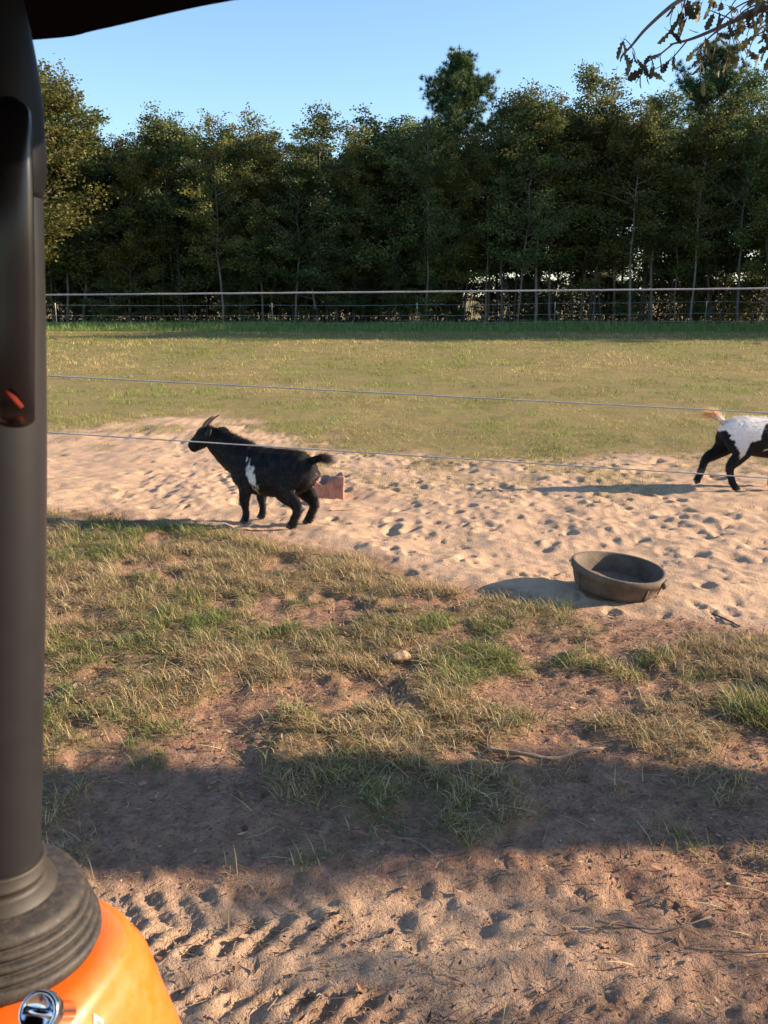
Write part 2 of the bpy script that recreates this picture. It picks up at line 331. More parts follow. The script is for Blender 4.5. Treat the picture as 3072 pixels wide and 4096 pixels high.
def tall_grass():
    mb = MB(); N = 30000; x = rng.uniform(-27, 31, N); y = 44.2 + 5.5*rng.random(N)**1.2 + .8*(fbm(x*.4, x*0, 3)-.5); n = N
    h = .28 + .35*fbm(x*.7+2, y*.7, 3); gc = np.array([(.17, .28, .075), (.22, .34, .095), (.27, .34, .11)])[rng.integers(0, 3, n)]*rng.uniform(.7, 1.2, (n, 1))
    k = rng.random(n) < .06; gc[k] = (.3, .28, .13)
    v, q, t, c = blades(x, y, h*rng.uniform(.6, 1.3, n)*(.45+.55*sst(44, 45.5, y)), rng.uniform(.016, .03, n), np.abs(rng.normal(.25, .2, n)), gc, seg=2, curl=.7); mb.add(v, q, t, c)
    tag(mb.build('tall_grass', M_grass, smooth=False), 'tall green grass growing along the foot of the shaded woodland', 'grass', kind='stuff')
tall_grass()
M_litter = mat('litter', (1, 1, 1), .85, attr=True, spec=.2)
def litter():
    mb = MB()
    N = 24000; x = rng.uniform(-1.8, 2.4, N); y = 1.6 + 3.4*rng.random(N)**1.2; k = (sandbot(x, y)-y > -.1) & (rng.random(N) < .35+.65*sst(.42, .6, fbm(x*1.4+21, y*2.1+4, 3)) + .25*sst(.2, 1.2, x)); x, y = x[k], y[k]; n = len(x)   # dead leaves and chips
    big = rng.random(n) < .04; L = np.where(big, rng.uniform(.02, .042, n), rng.uniform(.006, .020, n)); W = L*rng.uniform(.25, .6, n); a = rng.uniform(0, 6.28, n)
    z = hz(x, y)+.007; d = np.stack([np.cos(a), np.sin(a), rng.normal(0, .25, n)], 1); s = np.stack([-np.sin(a), np.cos(a), rng.normal(0, .3, n)], 1)
    p = np.stack([x, y, z], 1); up = np.array([0, 0, 1.])*(L*rng.uniform(.05, .3, n))[:, None]
    V = np.stack([p-d*L[:, None]*.5+up*.6, p-s*W[:, None]*.5+up*.4, p, p+s*W[:, None]*.5+up*.8, p+d*L[:, None]*.5+up], 1)
    o = np.arange(n)[:, None]*5; t = np.concatenate([o+np.array([[0, 1, 2]]), o+np.array([[0, 2, 3]]), o+np.array([[1, 4, 2]]), o+np.array([[2, 4, 3]])])
    cols = np.array([(.22, .10, .055), (.30, .16, .08), (.40, .28, .17), (.13, .07, .05), (.28, .18, .11)])[rng.integers(0, 5, n)]*rng.uniform(.7, 1.15, (n, 1))
    mb.add(V.reshape(-1, 3), None, t, np.repeat(cols, 5, 0))
    N = 11000; x = rng.uniform(-1.8, 2.4, N); y = 1.6 + 4.0*rng.random(N)**1.3                                        # straws and thin twigs
    k = (sandbot(x, y)-y > -.15) & ((rng.random(N) < .18+.3*sst(.3, 1.2, x)) | (rng.random(N) < sst(.45, .6, fbm(x*1.9+11, y*2.6, 3)))); x, y = x[k], y[k]
    for i in range(len(x)):
        L = rng.uniform(.010, .05)*(2.4 if rng.random() < .04 else 1); a = rng.uniform(-.9, .9) if rng.random() < .6 else rng.uniform(0, 6.28); c = rng.normal(0, .2)
        ts = np.array([-.5, 0, .5]); xx = x[i]+L*ts*np.cos(a)-c*L*(ts**2)*np.sin(a); yy = y[i]+L*ts*np.sin(a)+c*L*(ts**2)*np.cos(a)
        zz = np.maximum(hz(xx, yy), hz(x[i], y[i])[0]-.006)+.004+np.abs(rng.normal(0, .004, 3)); r = rng.uniform(.0006, .0014)
        v, q, t = tube(np.stack([xx, yy, zz], 1), [r, r, r*.6], 3, caps=False)
        cc = np.array([(.46, .34, .20), (.36, .25, .14), (.24, .15, .10), (.54, .43, .27)])[rng.integers(0, 4)]*rng.uniform(.75, 1.1); mb.add(v, q, t, cc)
    tag(mb.build('leaf_litter', M_litter, smooth=False), 'dead leaves, straw and wood chips strewn over the bare dirt', 'leaf litter', kind='stuff')
litter()

# ------------------------------------------------------------------ woodland
M_bark = mat('pale_bark', (.15, .13, .11), .9, var=(3.0, .35), bump=(18, .5, .02), objrand=.25)
M_barkd = mat('dark_bark', (.15, .115, .085), .9, var=(3.0, .35), bump=(14, .6, .03), objrand=.25)
M_leaf = mat('leaf', (1, 1, 1), .6, attr=True, transl=.36, objrand=.28, spec=.25)
M_needle = mat('pine_needle', (1, 1, 1), .55, attr=True, transl=.15, spec=.3)
def leafquads(p, size, col, flat=.5):
    n = len(p); d = norm(rng.normal(0, 1, (n, 3))); u = rng.normal(0, 1, (n, 3)); u[:, 2] *= flat; s = norm(np.cross(d, u)); L = (size*rng.uniform(.7, 1.3, n))[:, None]
    V = np.stack([p-d*L*.5, p-s*L*.32+d*L*.05, p+d*L*.5, p+s*L*.32+d*L*.05], 1).reshape(-1, 3)
    q = np.arange(n)[:, None]*4 + np.array([[0, 1, 2, 3]]); return V, q, np.repeat(col, 4, 0)
PAL = {'olive': [(.10, .115, .026), (.14, .14, .034), (.185, .17, .045), (.07, .09, .026)],
       'green': [(.075, .11, .032), (.11, .14, .042), (.15, .165, .05), (.06, .09, .03)],
       'gold': [(.16, .15, .03), (.21, .175, .04), (.12, .125, .03), (.09, .10, .025)]}
def tree_mesh(seed, H, cb, rad, nl, pal, lean=.03, wob=.12, dens=5, leaf=.125, airy=.5, r0=.09):
    global rng
    keep = rng; rng = np.random.default_rng(seed)
    K = 12; zz = np.linspace(-.1, H, K); w = np.cumsum(rng.normal(0, wob*.6, (K, 2)), 0); w -= w[0]; ld = rng.normal(0, lean, 2)
    P = np.stack([w[:, 0]+ld[0]*zz, w[:, 1]+ld[1]*zz, zz], 1); P = catmull(P, 3); rr = r0*(1-.86*(P[:, 2]+.1)/(H+.1))
    tr = MB(); tr.add(*tube(P, rr, 7)); cr = MB(); pal = np.array(PAL[pal]); ctr = []
    nb = int(H*dens)
    for k in range(nb):
        t = rng.random()**.85; z = cb+(H-cb)*t*.985; c = np.array([np.interp(z, P[:, 2], P[:, 0]), np.interp(z, P[:, 2], P[:, 1]), z])
        prof = (.45+.75*np.sin(np.pi*min(1, t*.92+.10)**.9)) * (1-.28*t) ; L = rad*prof*rng.uniform(.55, 1.15)+.12
        a = rng.uniform(0, 6.28); e = rng.uniform(.15, .75)+.5*t; d = np.array([np.cos(a)*np.cos(e), np.sin(a)*np.cos(e), np.sin(e)])
        q = c+d*L*.55+rng.normal(0, .05, 3); qq = c+d*L+np.array([0, 0, -.12*L])
        rb = .006+.010*L; tr.add(*tube([c, q, qq], [rb, rb*.7, rb*.35], 4, caps=False))
        for s in np.linspace(.28, 1.05, max(2, int(3+L*2.2))):
            ctr.append((np.array(c)*(1-s)**2+2*s*(1-s)*q+s*s*qq + rng.normal(0, .12, 3), L, t))
    nper = nl/len(ctr); ps = []; cs = []
    for p, L, t in ctr:
        m = rng.poisson(nper*(1-airy*.75*sst(.72, 1, t))*rng.uniform(.3, 1.7)); 
        if m == 0: continue
        ps.append(p+rng.normal(0, 1, (m, 3))*np.array([.2, .2, .14])*(1-.3*t)); b = rng.integers(0, 4); f = rng.uniform(.75, 1.25)
        cs.append(np.where((rng.random(m) < .6)[:, None], pal[b], pal[rng.integers(0, 4, m)])*f)
    v, q, c = leafquads(np.concatenate(ps), leaf, np.concatenate(cs)); cr.add(v, q, None, c)
    out = (tr.mesh('trunk', M_bark), cr.mesh('crown', M_leaf, False)); rng = keep; return out
VAR = []
for i, (H, cb, rad, nl, pal, ln, wb, airy, r0) in enumerate([
    (11.0, 1.6, 2.1, 17000, 'olive', .02, .06, .6, .075), (10.2, 2.2, 1.9, 15500, 'green', .03, .09, .5, .08), (11.8, 3.0, 2.0, 16500, 'olive', .02, .07, .9, .10),
    (9.4, .9, 2.1, 17000, 'green', .04, .10, .3, .075), (10.6, 1.6, 2.2, 17500, 'gold', .03, .08, .6, .10), (11.2, 3.6, 1.8, 14500, 'olive', .02, .06, 1.0, .10),
    (8.2, .5, 2.0, 16500, 'green', .05, .11, .3, .06), (10.8, 3.4, 2.0, 15000, 'green', .03, .07, .7, .11)]):
    VAR.append((H,) + tree_mesh(100+i, H, cb, rad, nl, pal, ln, wb, airy=min(1.15, airy+.35), r0=r0*.62, leaf=.105))
SKY = np.array([(-22, 11.6), (-18, 12.3), (-16.5, 12.3), (-15, 10.6), (-13.3, 10.1), (-11.4, 10.6), (-10.3, 11.9), (-9.2, 10.5), (-7.5, 10.8), (-5.6, 10.2), (-3.4, 11.0), (-2, 10.2), (.5, 12.1), (1.6, 10.4), (5.4, 10.6), (6.7, 12.0), (8.2, 12.3), (9.4, 11.6), (11.2, 13.4), (12.6, 11.8), (14.2, 11.6), (16, 11.4), (19.4, 12.8), (24, 12.2)])
def place_tree(name, label, x, y, H, vi, group=None, rz=None, wide=1.0):
    Hv, tm, cm = VAR[vi]; s = H/Hv
    t = thing(name, label, 'tree', (x, y, h1(x, y)), rng.uniform(0, 6.28) if rz is None else rz, group)
    t.scale = (s*wide, s*wide, s)
    link('trunk', tm, t); link('crown', cm, t); return t
FX = [-17.41, -16.7, -15.9, -13.4, -11.82, -10.7, -8.52, -7.4, -6.31, -4.72, -3.48, -2.46, -1.6, .22, 2.16, 3.2, 4.2, 5.31, 6.27, 7.02, 7.94, 8.8, 10.4, 10.96, 12.2, 12.95, 14.1, 15.3, 16.2, 17.09, 18.67, 20.1]
ORD = 'first second third fourth fifth sixth seventh eighth ninth tenth eleventh twelfth thirteenth fourteenth fifteenth sixteenth seventeenth eighteenth nineteenth twentieth'.split()
for i, x in enumerate(FX):
    y = 50 + rng.uniform(-1.0, 2.6); xx = x*y/50; top = np.interp(xx, SKY[:, 0], SKY[:, 1]); H = top*(rng.uniform(.80, .97) if i % 2 else rng.uniform(.94, 1.02))
    vi = ([0, 1, 3, 4, 0, 6, 2, 3][i % 8] if x < 2 else [2, 5, 7, 1, 5, 2, 7, 0][i % 8])
    side, k = ('left', i) if i < 16 else ('right', len(FX)-1-i)
    place_tree('slender_tree', f'slender pale trunked tree, {ORD[k]} of the front row from the {side} end of the woodland', xx, y, H, vi, 'front row of the woodland edge', wide=rng.uniform(1.05, 1.45))
gold = place_tree('golden_tree', 'big golden leaved sunlit tree reaching highest beside the black roof post', -17.4, 47.6, 12.6, 4, rz=1.0, wide=1.5)
for i in range(44):
    x = -21+43*(i+.5)/44+rng.uniform(-.5, .5); y = 54.2+rng.uniform(-.9, 2.2); top = np.interp(x*52/y, SKY[:, 0], SKY[:, 1])
    if x > 4 and i % 6 == 1: continue
    place_tree('woodland_tree', 'leafy tree standing just behind the front row of slender trunks', x, y, top*rng.uniform(.86, 1.0), int(rng.choice([0, 2, 4, 2, 5] if x > 3 else [0, 3, 4, 1, 6])), 'second row of the woodland', wide=rng.uniform(1.2, 1.6))
for i in range(46):
    x = -27+31*(i % 17+.5)/17+rng.uniform(-.6, .6) if i < 34 else 4+22*(i-34+.5)/12; y = (58.5 if i < 17 else 63.5 if i < 34 else 60)+rng.uniform(-1.2, 2)
    if i >= 34 and i % 5 == 0: continue
    place_tree('shaded_tree', 'shaded tree in the dark depth of the woodland', x, y, rng.uniform(9.0, 10.8), int(rng.choice([3, 6, 3])), 'back rows of the woodland', wide=rng.uniform(1.3, 1.7))
# the wood turns the corner to the right of the view and shades the far end of the pasture
for i in range(34):
    x, H = (23+rng.uniform(0, 5), rng.uniform(10.5, 12.5)) if i < 20 else (36+rng.uniform(0, 8), rng.uniform(15, 16.5)); y = 39.8+16*(i % 20+.5)/20 if i < 20 else 40+14*(i-20+.5)/14
    place_tree('tall_tree', 'tree of the wood where it turns along the right side of the pasture', x, y, H, int(rng.choice([0, 3, 4, 1])), 'trees at the corner of the wood', wide=rng.uniform(1.3, 1.7))
for i in range(12):
    place_tree('edge_tree', 'leafy tree of the wood hidden beyond the roof post', -22-14*(i+.5)/12+rng.uniform(-.4, .4), 51+rng.uniform(-1.5, 6), rng.uniform(10, 12), int(rng.choice([0, 3, 4, 1])), 'trees beyond the roof post', wide=rng.uniform(1.3, 1.6))
# saplings and brush at the foot of the wood
for i in range(44):
    x = -19.5+41*(i % 22+.5)/22+rng.uniform(-.7, .7); y = (50.2 if i < 22 else 55.5)+rng.uniform(0, 2.6)
    if x > 3 and i % 5 in (1, 3): continue
    place_tree('sapling', 'leafy sapling in the brush at the foot of the wood', x, y, rng.uniform(1.8, 4.2) if x < 3 else rng.uniform(1.4, 2.8), int(rng.choice([3, 6])), 'saplings in the underbrush', wide=rng.uniform(1.5, 2.3))
def underbrush():
    mb = MB(); N = 105000; x = rng.uniform(-38, 46, N); y = rng.uniform(54.5, 67, N); top = 1.2+2.6*fbm(x*.45+3, y*.3, 3)-.0*sst(2, 8, x); z = top*rng.random(N)**.8
    k = (fbm(x*.9+70, z*1.4+y*.2, 3) > .36+.05*sst(2, 8, x)); x, y, z = x[k], y[k], z[k]; n = len(x)
    col = np.array([(.045, .07, .02), (.07, .085, .025), (.11, .09, .03), (.09, .055, .025), (.15, .12, .035)])[rng.integers(0, 5, n)]*rng.uniform(.6, 1.2, (n, 1))
    v, q, c = leafquads(np.stack([x, y, z+hz(x, y)], 1), .19, col); mb.add(v, q, None, c)
    for _ in range(420):
        a = rng.uniform(-20, 24); b = rng.uniform(50, 58); h = rng.uniform(1, 4.5); l = rng.normal(0, .22, 2); g0 = h1(a, b); p = np.array([(a, b, g0-.1), (a+l[0]*h*.4+rng.normal(0, .08), b+l[1]*h*.4, g0+h*.5), (a+l[0]*h, b+l[1]*h, g0+h)]); mb.add(*tube(catmull(p, 3), np.linspace(.02, .006, 7), 4, caps=False), col=np.array((.20, .17, .14))*rng.uniform(.5, 1.2))
    tag(mb.build('underbrush', M_leaf, smooth=False), 'tangled dark underbrush and thin stems under the woodland trees', 'underbrush', kind='stuff')
underbrush()
def pine(label, x, y, H, cb, rad, seed, nbr=44):
    global rng
    keep = rng; rng = np.random.default_rng(seed); t = thing('pine_tree', label, 'tree', (x, y, h1(x, y)))
    tr = MB(); P = catmull([(0, 0, -.1), (.1, .05, H*.35), (-.05, .05, H*.7), (0, 0, H)], 6); tr.add(*tube(P, .19*(1-.88*(P[:, 2]+.1)/(H+.1)), 8))
    cr = MB(); ctr = []
    for k in range(nbr):
        tt = (k+rng.random())/nbr; z = cb+(H-cb)*tt*.97; L = rad*(1-tt)**.5*rng.uniform(.65, 1.15)*(.72+.28*math.sin(tt*14+1))+.2; a = rng.uniform(0, 6.28); e = rng.uniform(-.1, .35)+.7*tt
        c = np.array([0, 0, z]); d = np.array([math.cos(a)*math.cos(e), math.sin(a)*math.cos(e), math.sin(e)]); q = c+d*L*.6+[0, 0, -.05*L]; e2 = c+d*L+[0, 0, .14*L]
        tr.add(*tube([c, q, e2], [.016+.018*L, .012+.008*L, .006], 5, caps=False))
        for s in np.linspace(.35, 1.0, max(2, int(L*4.5))):
            b = (c*(1-s)**2+2*s*(1-s)*q+s*s*e2)
            for _ in range(3 if s < .95 else 4): ctr.append(b+rng.normal(0, .2, 3)*np.array([1, 1, .6])+[0, 0, .1])
    ctr = np.array(ctr); n = len(ctr); m = 46; d = norm(rng.normal(0, 1, (n, m, 3))+np.array([0, 0, .75])); s = norm(np.cross(d, rng.normal(0, 1, (n, m, 3)))); L = rng.uniform(.18, .34, (n, m, 1)); w = .024
    p = ctr[:, None]; V = np.stack([p-s*w*.5+d*.02, p+s*w*.5+d*.02, p+d*L], 2).reshape(-1, 3); T = np.arange(n*m)[:, None]*3+np.array([[0, 1, 2]])
    cc = np.array([(.035, .075, .022), (.05, .10, .028), (.085, .125, .03), (.03, .06, .022)])[rng.integers(0, 4, n)]*rng.uniform(.8, 1.25, (n, 1))
    cr.add(V, None, T, np.repeat(cc, m*3, 0)); tr.build('trunk', M_barkd, t); cr.build('crown', M_needle, t, False); rng = keep; return t
pine('tall dark green pine rising above the woodland between the two brighter crests', 4.15, 56, 14.1, 9.8, 3.0, 21, 84)
pine('dark pine rising behind the hanging oak leaves at the right edge', 18.6, 56.5, 14.8, 9.0, 3.6, 33, 90)
pine('small pine top just showing left of the dark right hand pine', 14.9, 55, 11.7, 8.0, 1.5, 35, 44)

# ------------------------------------------------------------------ fences
M_rope = mat('fence_rope', (.38, .365, .355), .8, var=(90, .25))
M_wire = mat('far_wire', (.42, .41, .40), .6)
M_post = mat('weathered_post', (.22, .17, .13), .9, var=(8, .3), bump=(30, .5, .01))
M_steel = mat('steel_post', (.14, .15, .13), .6, var=(10, .3)); M_white = mat('white_cap', (.6, .59, .56), .6)
nf = thing('rope_fence', 'twisted grey electric rope fence strung across in front of the goats', 'fence', (0, 4.4, 0))
def rope(a, b, sag, rad, parent):
    n = 1500; t = np.linspace(0, 1, n); a = np.array(a); b = np.array(b); c = a+(b-a)*t[:, None]; c[:, 2] -= sag*4*t*(1-t); Lr = np.linalg.norm(b-a); mb = MB()
    for ph in (0, 2.09, 4.19):
        an = 2*np.pi*Lr/.034*t+ph; p = c+np.stack([0*an, np.cos(an), np.sin(an)], 1)*rad*.5; mb.add(*tube(p, rad*.56, 5, caps=False))
    return mb.build('rope', M_rope, parent)
def lin(z0, z1, x): return z0+(z1-z0)*(x+1.577)/(1.822+1.577)
xl, xr = -3.0, 7.6
for z0, z1, sag, rad, dy in ((1.612, 1.648, .012, .0044, 0), (1.235, 1.059, -.002, .0037, 0), (.966, .748, .0, .0037, 0)):
    rope((xl, 0, lin(z0, z1, xl)), (xr, 0, lin(z0, z1, xr)), sag, rad, nf)
for x, top in ((xl, 1.75), (xr, 1.78)):
    p = MB(); zz = np.linspace(-.3, top, 7); p.add(*tube(np.stack([x+.006*np.sin(zz*5), np.full(7, .055), zz], 1), np.linspace(.058, .05, 7), 12)); post = p.build('post', M_post, nf)
    for z0, z1 in ((1.612, 1.648), (1.235, 1.059), (.966, .748)):
        v, q, t = tube([(x, .02, lin(z0, z1, x)-.012), (x, -.012, lin(z0, z1, x)-.012), (x, -.016, lin(z0, z1, x)+.012)], .006, 6); MB().add(v, q, t).build('insulator', M_white, post)
ff = thing('wire_fence', 'thin wire fence with white capped steel posts before the woodland', 'fence', (0, 46, 0))
pxs = [-24, -15.9, -5.42, 1.6, 8.28, 15.6, 23]
for hz0, hz1 in ((1.19, 1.36), (.70, .81), (.355, .44)):
    for a, b in zip(pxs[:-1], pxs[1:]):
        f0 = lambda x: hz0+(hz1-hz0)*sst(-2, 18.6, x); t = np.linspace(0, 1, 9); xx = a+(b-a)*t
        MB().add(*tube(np.stack([xx, 0*xx, f0(xx)-.03*4*t*(1-t)], 1), .0050, 5, caps=False)).build('wire', M_wire, ff)
for i, x in enumerate(pxs):
    top = 1.26+.1*float(sst(-2, 18.6, np.array(x))); p = MB(); p.add(*box(x-.004, x+.004, .008, .05, -.3, top)); p.add(*box(x-.025, x+.025, .05, .058, -.3, top)); post = p.build('post', M_steel, ff, False)
    c = MB(); c.add(*tube([(x, .03, top-.28), (x, .03, top+.01), (x, .03, top+.03)], [.022, .021, .012], 8)); c.build('cap', M_white, post)

# ------------------------------------------------------------------ goats
M_coat = mat('goat_coat', (1, 1, 1), .7, attr=True, spec=.18, bump=(140, .3, .004)); M_horn = mat('horn', (.20, .13, .085), .5, var=(30, .4)); M_hoof = mat('hoof', (.06, .05, .045), .6)
M_eye = mat('eye', (.25, .15, .03), .1, spec=.8); M_hair = mat('goat_hair', (1, 1, 1), .42, attr=True, spec=.45, transl=.1); M_tailhair = mat('tail_hair', (1, 1, 1), .6, attr=True, transl=.45)
def remesh(mb, voxel, iters):
    me = mb.mesh('tmp'); o = bpy.data.objects.new('tmp', me); C.objects.link(o)
    m = o.modifiers.new('r', 'REMESH'); m.mode = 'VOXEL'; m.voxel_size = voxel
    s = o.modifiers.new('s', 'SMOOTH'); s.iterations = iters; s.factor = .5
    out = bpy.data.meshes.new_from_object(o.evaluated_get(bpy.context.evaluated_depsgraph_get()))
    bpy.data.objects.remove(o); bpy.data.meshes.remove(me); return out
def leg(mb, pts, rad):
    P = catmull(pts, 4); r = catmull(np.array([(a, b, 0) for a, b in rad]), 4)[:, :2]; k_ = np.linspace(0, 1, len(P))[:, None]; kn = 1+.16*np.exp(-((k_-.52)/.06)**2)+.14*np.exp(-((k_-.8)/.05)**2); mb.add(*tube(P, r*([1.14, 1.24]-k_*[.16, .24])*kn, 12, side=(0, 1, 0)))
def goat(name, label, loc, rz, spec):
    g = thing(name, label, 'goat', loc, rz); mb = MB()
    for pts, rad in spec['tubes']:
        P = catmull(pts, 5); r = np.maximum(catmull(np.array([(a, b, 0) for a, b in rad]), 5)[:, :2], .004); mb.add(*tube(P, r, 18, side=(0, 1, 0)))
    for pts, rad in spec['legs']: leg(mb, pts, rad)
    me = remesh(mb, .0075, 4); me.name = 'body'; n = len(me.vertices); co = np.zeros(n*3); me.vertices.foreach_get('co', co); co = co.reshape(-1, 3)
    col = spec['color'](co); 
    if 'Col' in me.attributes: me.attributes.remove(me.attributes['Col'])
    a = me.color_attributes.new('Col', 'FLOAT_COLOR', 'POINT'); a.data.foreach_set('color', np.c_[col, np.ones(n)].astype(np.float32).ravel())
    me.materials.clear(); me.materials.append(M_coat); me.polygons.foreach_set('use_smooth', np.ones(len(me.polygons), bool)); body = link('body', me, g)
    # short coat: strands that follow the body
    nf_ = len(me.polygons); cen = np.zeros(nf_*3); me.polygons.foreach_get('center', cen); nor = np.zeros(nf_*3); me.polygons.foreach_get('normal', nor); cen = cen.reshape(-1, 3); nor = nor.reshape(-1, 3)
    k = rng.integers(0, nf_, 30000); p = cen[k]+rng.normal(0, .003, (len(k), 3)); nn = nor[k]; flow = np.array([-.8, 0, -.55])+rng.normal(0, .25, (len(k), 3)); flow = flow-nn*(flow*nn).sum(1, keepdims=True)
    d = norm(norm(flow)+nn*.42); L = np.full(len(k), .013)*rng.uniform(.6, 1.4, len(k)); ridge = np.exp(-(p[:, 1]/.03)**2)*(nn[:, 2] > .6)*(p[:, 2] > .45*spec['h']); L *= 1+1.2*ridge; thigh = (p[:, 0] < -.15)*(p[:, 2] < .3); L *= 1+.6*thigh
    head = p[:, 0] > spec['headx']; L *= 1-.5*head
    d = norm(d+np.array([0, 0, .6])*ridge[:, None]); s = norm(np.cross(d, nn))*.0013; V = np.stack([p-s-nn*.002, p+s-nn*.002, p+d*L[:, None]], 1).reshape(-1, 3)
    cm = MB(); cm.add(V, None, np.arange(len(k))[:, None]*3+np.array([[0, 1, 2]]), np.repeat(spec['color'](p)*rng.uniform(.55, 1.9, (len(k), 1)), 3, 0)); tag(cm.build('coat', M_hair, g, False), kind='stuff')  # wide spread of strand brightness puts sheen into the hair colour
    # tail: a core with long hair
    tp = catmull(spec['tail'], 6); m = len(tp); tl = MB(); tl.add(*tube(tp, np.linspace(.028, .012, m), 8), col=spec['tailcol'][0]); k = rng.integers(1, m, 1500); p = tp[k]+rng.normal(0, .006, (1500, 3)); td = norm(np.gradient(tp, axis=0))[k]
    d = norm(td+rng.normal(0, .33, (1500, 3))+np.array([0, 0, spec['taildrop']])); L = rng.uniform(.04, .095, 1500)*spec.get('tl', 1); s = norm(np.cross(d, rng.normal(0, 1, (1500, 3))))*.0016; fr = (k/m)[:, None]
    c = spec['tailcol'][0]*(1-sst(.2, .55, fr))+spec['tailcol'][1]*sst(.2, .55, fr); V = np.stack([p-s, p+s, p+d*L[:, None]], 1).reshape(-1, 3); tl.add(V, None, np.arange(1500)[:, None]*3+np.array([[0, 1, 2]]), np.repeat(c*rng.uniform(.7, 1.2, (1500, 1)), 3, 0)); tl.build('tail', M_tailhair, g, False)
    for sgn in (-1, 1):
        hn = MB(); P = catmull([(x, sgn*y, z) for x, y, z in spec['horn']], 5); m = len(P); rr = np.linspace(1, .1, m)**.8; hn.add(*tube(P, np.stack([.010*rr, .017*rr], 1), 10, side=(0, 1, 0))); hn.build('horn', M_horn, g)
        er = MB(); b = np.array(spec['ear'][0]); e = np.array(spec['ear'][1]); b = b*[1, sgn, 1]; e = e*[1, sgn, 1]; ts = np.linspace(0, 1, 9); P = b+(e-b)*ts[:, None]+np.array([0, 0, .012])*np.sin(ts*np.pi)[:, None]
        er.add(*tube(P, np.stack([.006+.003*np.sin(ts*np.pi), .008+.023*np.sin(np.pi*(ts*.82+.1))**1.2], 1), 10, side=(.5, .2*sgn, .8)), col=spec['earcol']); er.build('ear', M_coat, g)
        ey = MB(); v, q = lathe([(0, -.011), (.007, -.008), (.0105, 0), (.007, .008), (0, .011)], 12); ey.add(v+np.array(spec['eye'])*[1, sgn, 1], q); ey.build('eye', M_eye, g)
    for pts, rad in spec['legs']:
        f = np.array(pts[-1]); hf = MB()
        for ss in (-1, 1):
            v, q, t = tube([(0, ss*.011, .028), (.008, ss*.012, .014), (.014, ss*.013, 0)], [(.010, .018), (.011, .021), (.012, .025)], 10, side=(0, 1, 0)); hf.add(v+f-[0.004, 0, .012], q, t)
        hf.build('hoof', M_hoof, g)
    return g
BLK = np.array((.0065, .0055, .006)); BRN = np.array((.034, .022, .017)); WHT = np.array((.72, .69, .64))
def col1(p):
    n = len(p); w = fbm(p[:, 0]*40+60, p[:, 2]*40+p[:, 1]*20+50, 3); c = BLK*(1-.6*sst(.5, .75, w))[:, None]+BRN*(.6*sst(.5, .75, w))[:, None]  # brown blended into the black as a slight painted sheen
    u = (p[:, 0]-.066-.12*(p[:, 2]-.33))/.036; v = (p[:, 2]-.345)/.088; wj = fbm(p[:, 0]*90+6, p[:, 2]*25, 3); m = sst(1.2, .78, np.sqrt(u*u+v*v)+.9*(w-.5)+.8*(wj-.5)+.3*np.maximum(0, -u*v))*(p[:, 1] > .05)
    u = (p[:, 0]-.115)/.008; v = (p[:, 2]-.455)/.018; m = np.maximum(m, .8*sst(1.1, .7, np.sqrt(u*u+v*v))*(p[:, 1] > .05))
    c = c*(1-m[:, None])+WHT*m[:, None]
    y = sst(1, .6, np.sqrt(((p[:, 0]-.045)/.014)**2+((p[:, 2]-.235)/.03)**2))*(p[:, 1] > .05); c = c*(1-.6*y[:, None])+np.array((.45, .33, .14))*.6*y[:, None]; return c
legs1 = []
for s, xf, xh in ((1, .150, -.200), (-1, .115, -.235)):
    legs1.append(([(xf+.02, s*.075, .36), (xf-.005, s*.088, .26), (xf+.01, s*.085, .155), (xf, s*.083, .07), (xf+.015, s*.083, .012)], [(.045, .085), (.034, .05), (.026, .031), (.020, .022), (.025, .028)]))
    legs1.append(([(xh-.015, s*.065, .41), (xh+.045, s*.095, .27), (xh-.055, s*.085, .155), (xh-.035, s*.085, .07), (xh-.005, s*.085, .012)], [(.05, .10), (.045, .075), (.024, .034), (.021, .025), (.026, .03)]))
goat1 = dict(h=1.0, headx=.44, color=col1, legs=legs1, tubes=[
    ([(-.345, 0, .425), (-.29, 0, .405), (-.19, 0, .372), (-.06, 0, .356), (.08, 0, .358), (.18, 0, .378), (.255, 0, .395), (.30, 0, .40)], [(.045, .05), (.098, .118), (.128, .155), (.145, .168), (.138, .170), (.112, .165), (.085, .135), (.05, .08)]),
    ([(.17, 0, .42), (.27, 0, .455), (.37, 0, .515), (.44, 0, .56), (.48, 0, .585)], [(.095, .14), (.08, .135), (.066, .115), (.056, .092), (.045, .065)]),
    ([(.43, 0, .592), (.48, 0, .585), (.53, 0, .563), (.575, 0, .53), (.615, 0, .503), (.64, 0, .489), (.650, 0, .483)], [(.035, .04), (.056, .072), (.055, .070), (.042, .056), (.036, .047), (.032, .041), (.02, .026)])],
    tail=[(-.33, 0, .455), (-.37, 0, .475), (-.405, 0, .485), (-.435, 0, .482)], tailcol=(BLK*1.3, np.array((.10, .08, .07))), taildrop=-.12,
    horn=[(.520, .018, .630), (.500, .024, .668), (.462, .030, .702), (.418, .036, .728)], ear=((.462, .05, .618), (.405, .12, .60)), earcol=(.018, .015, .014), eye=(.532, .042, .583))
goat('black_goat', 'black horned goat with a white side patch standing on the sand', (-.82, 6.56, h1(-.82, 6.56)), R(180-24), goat1).scale = (1.04,)*3
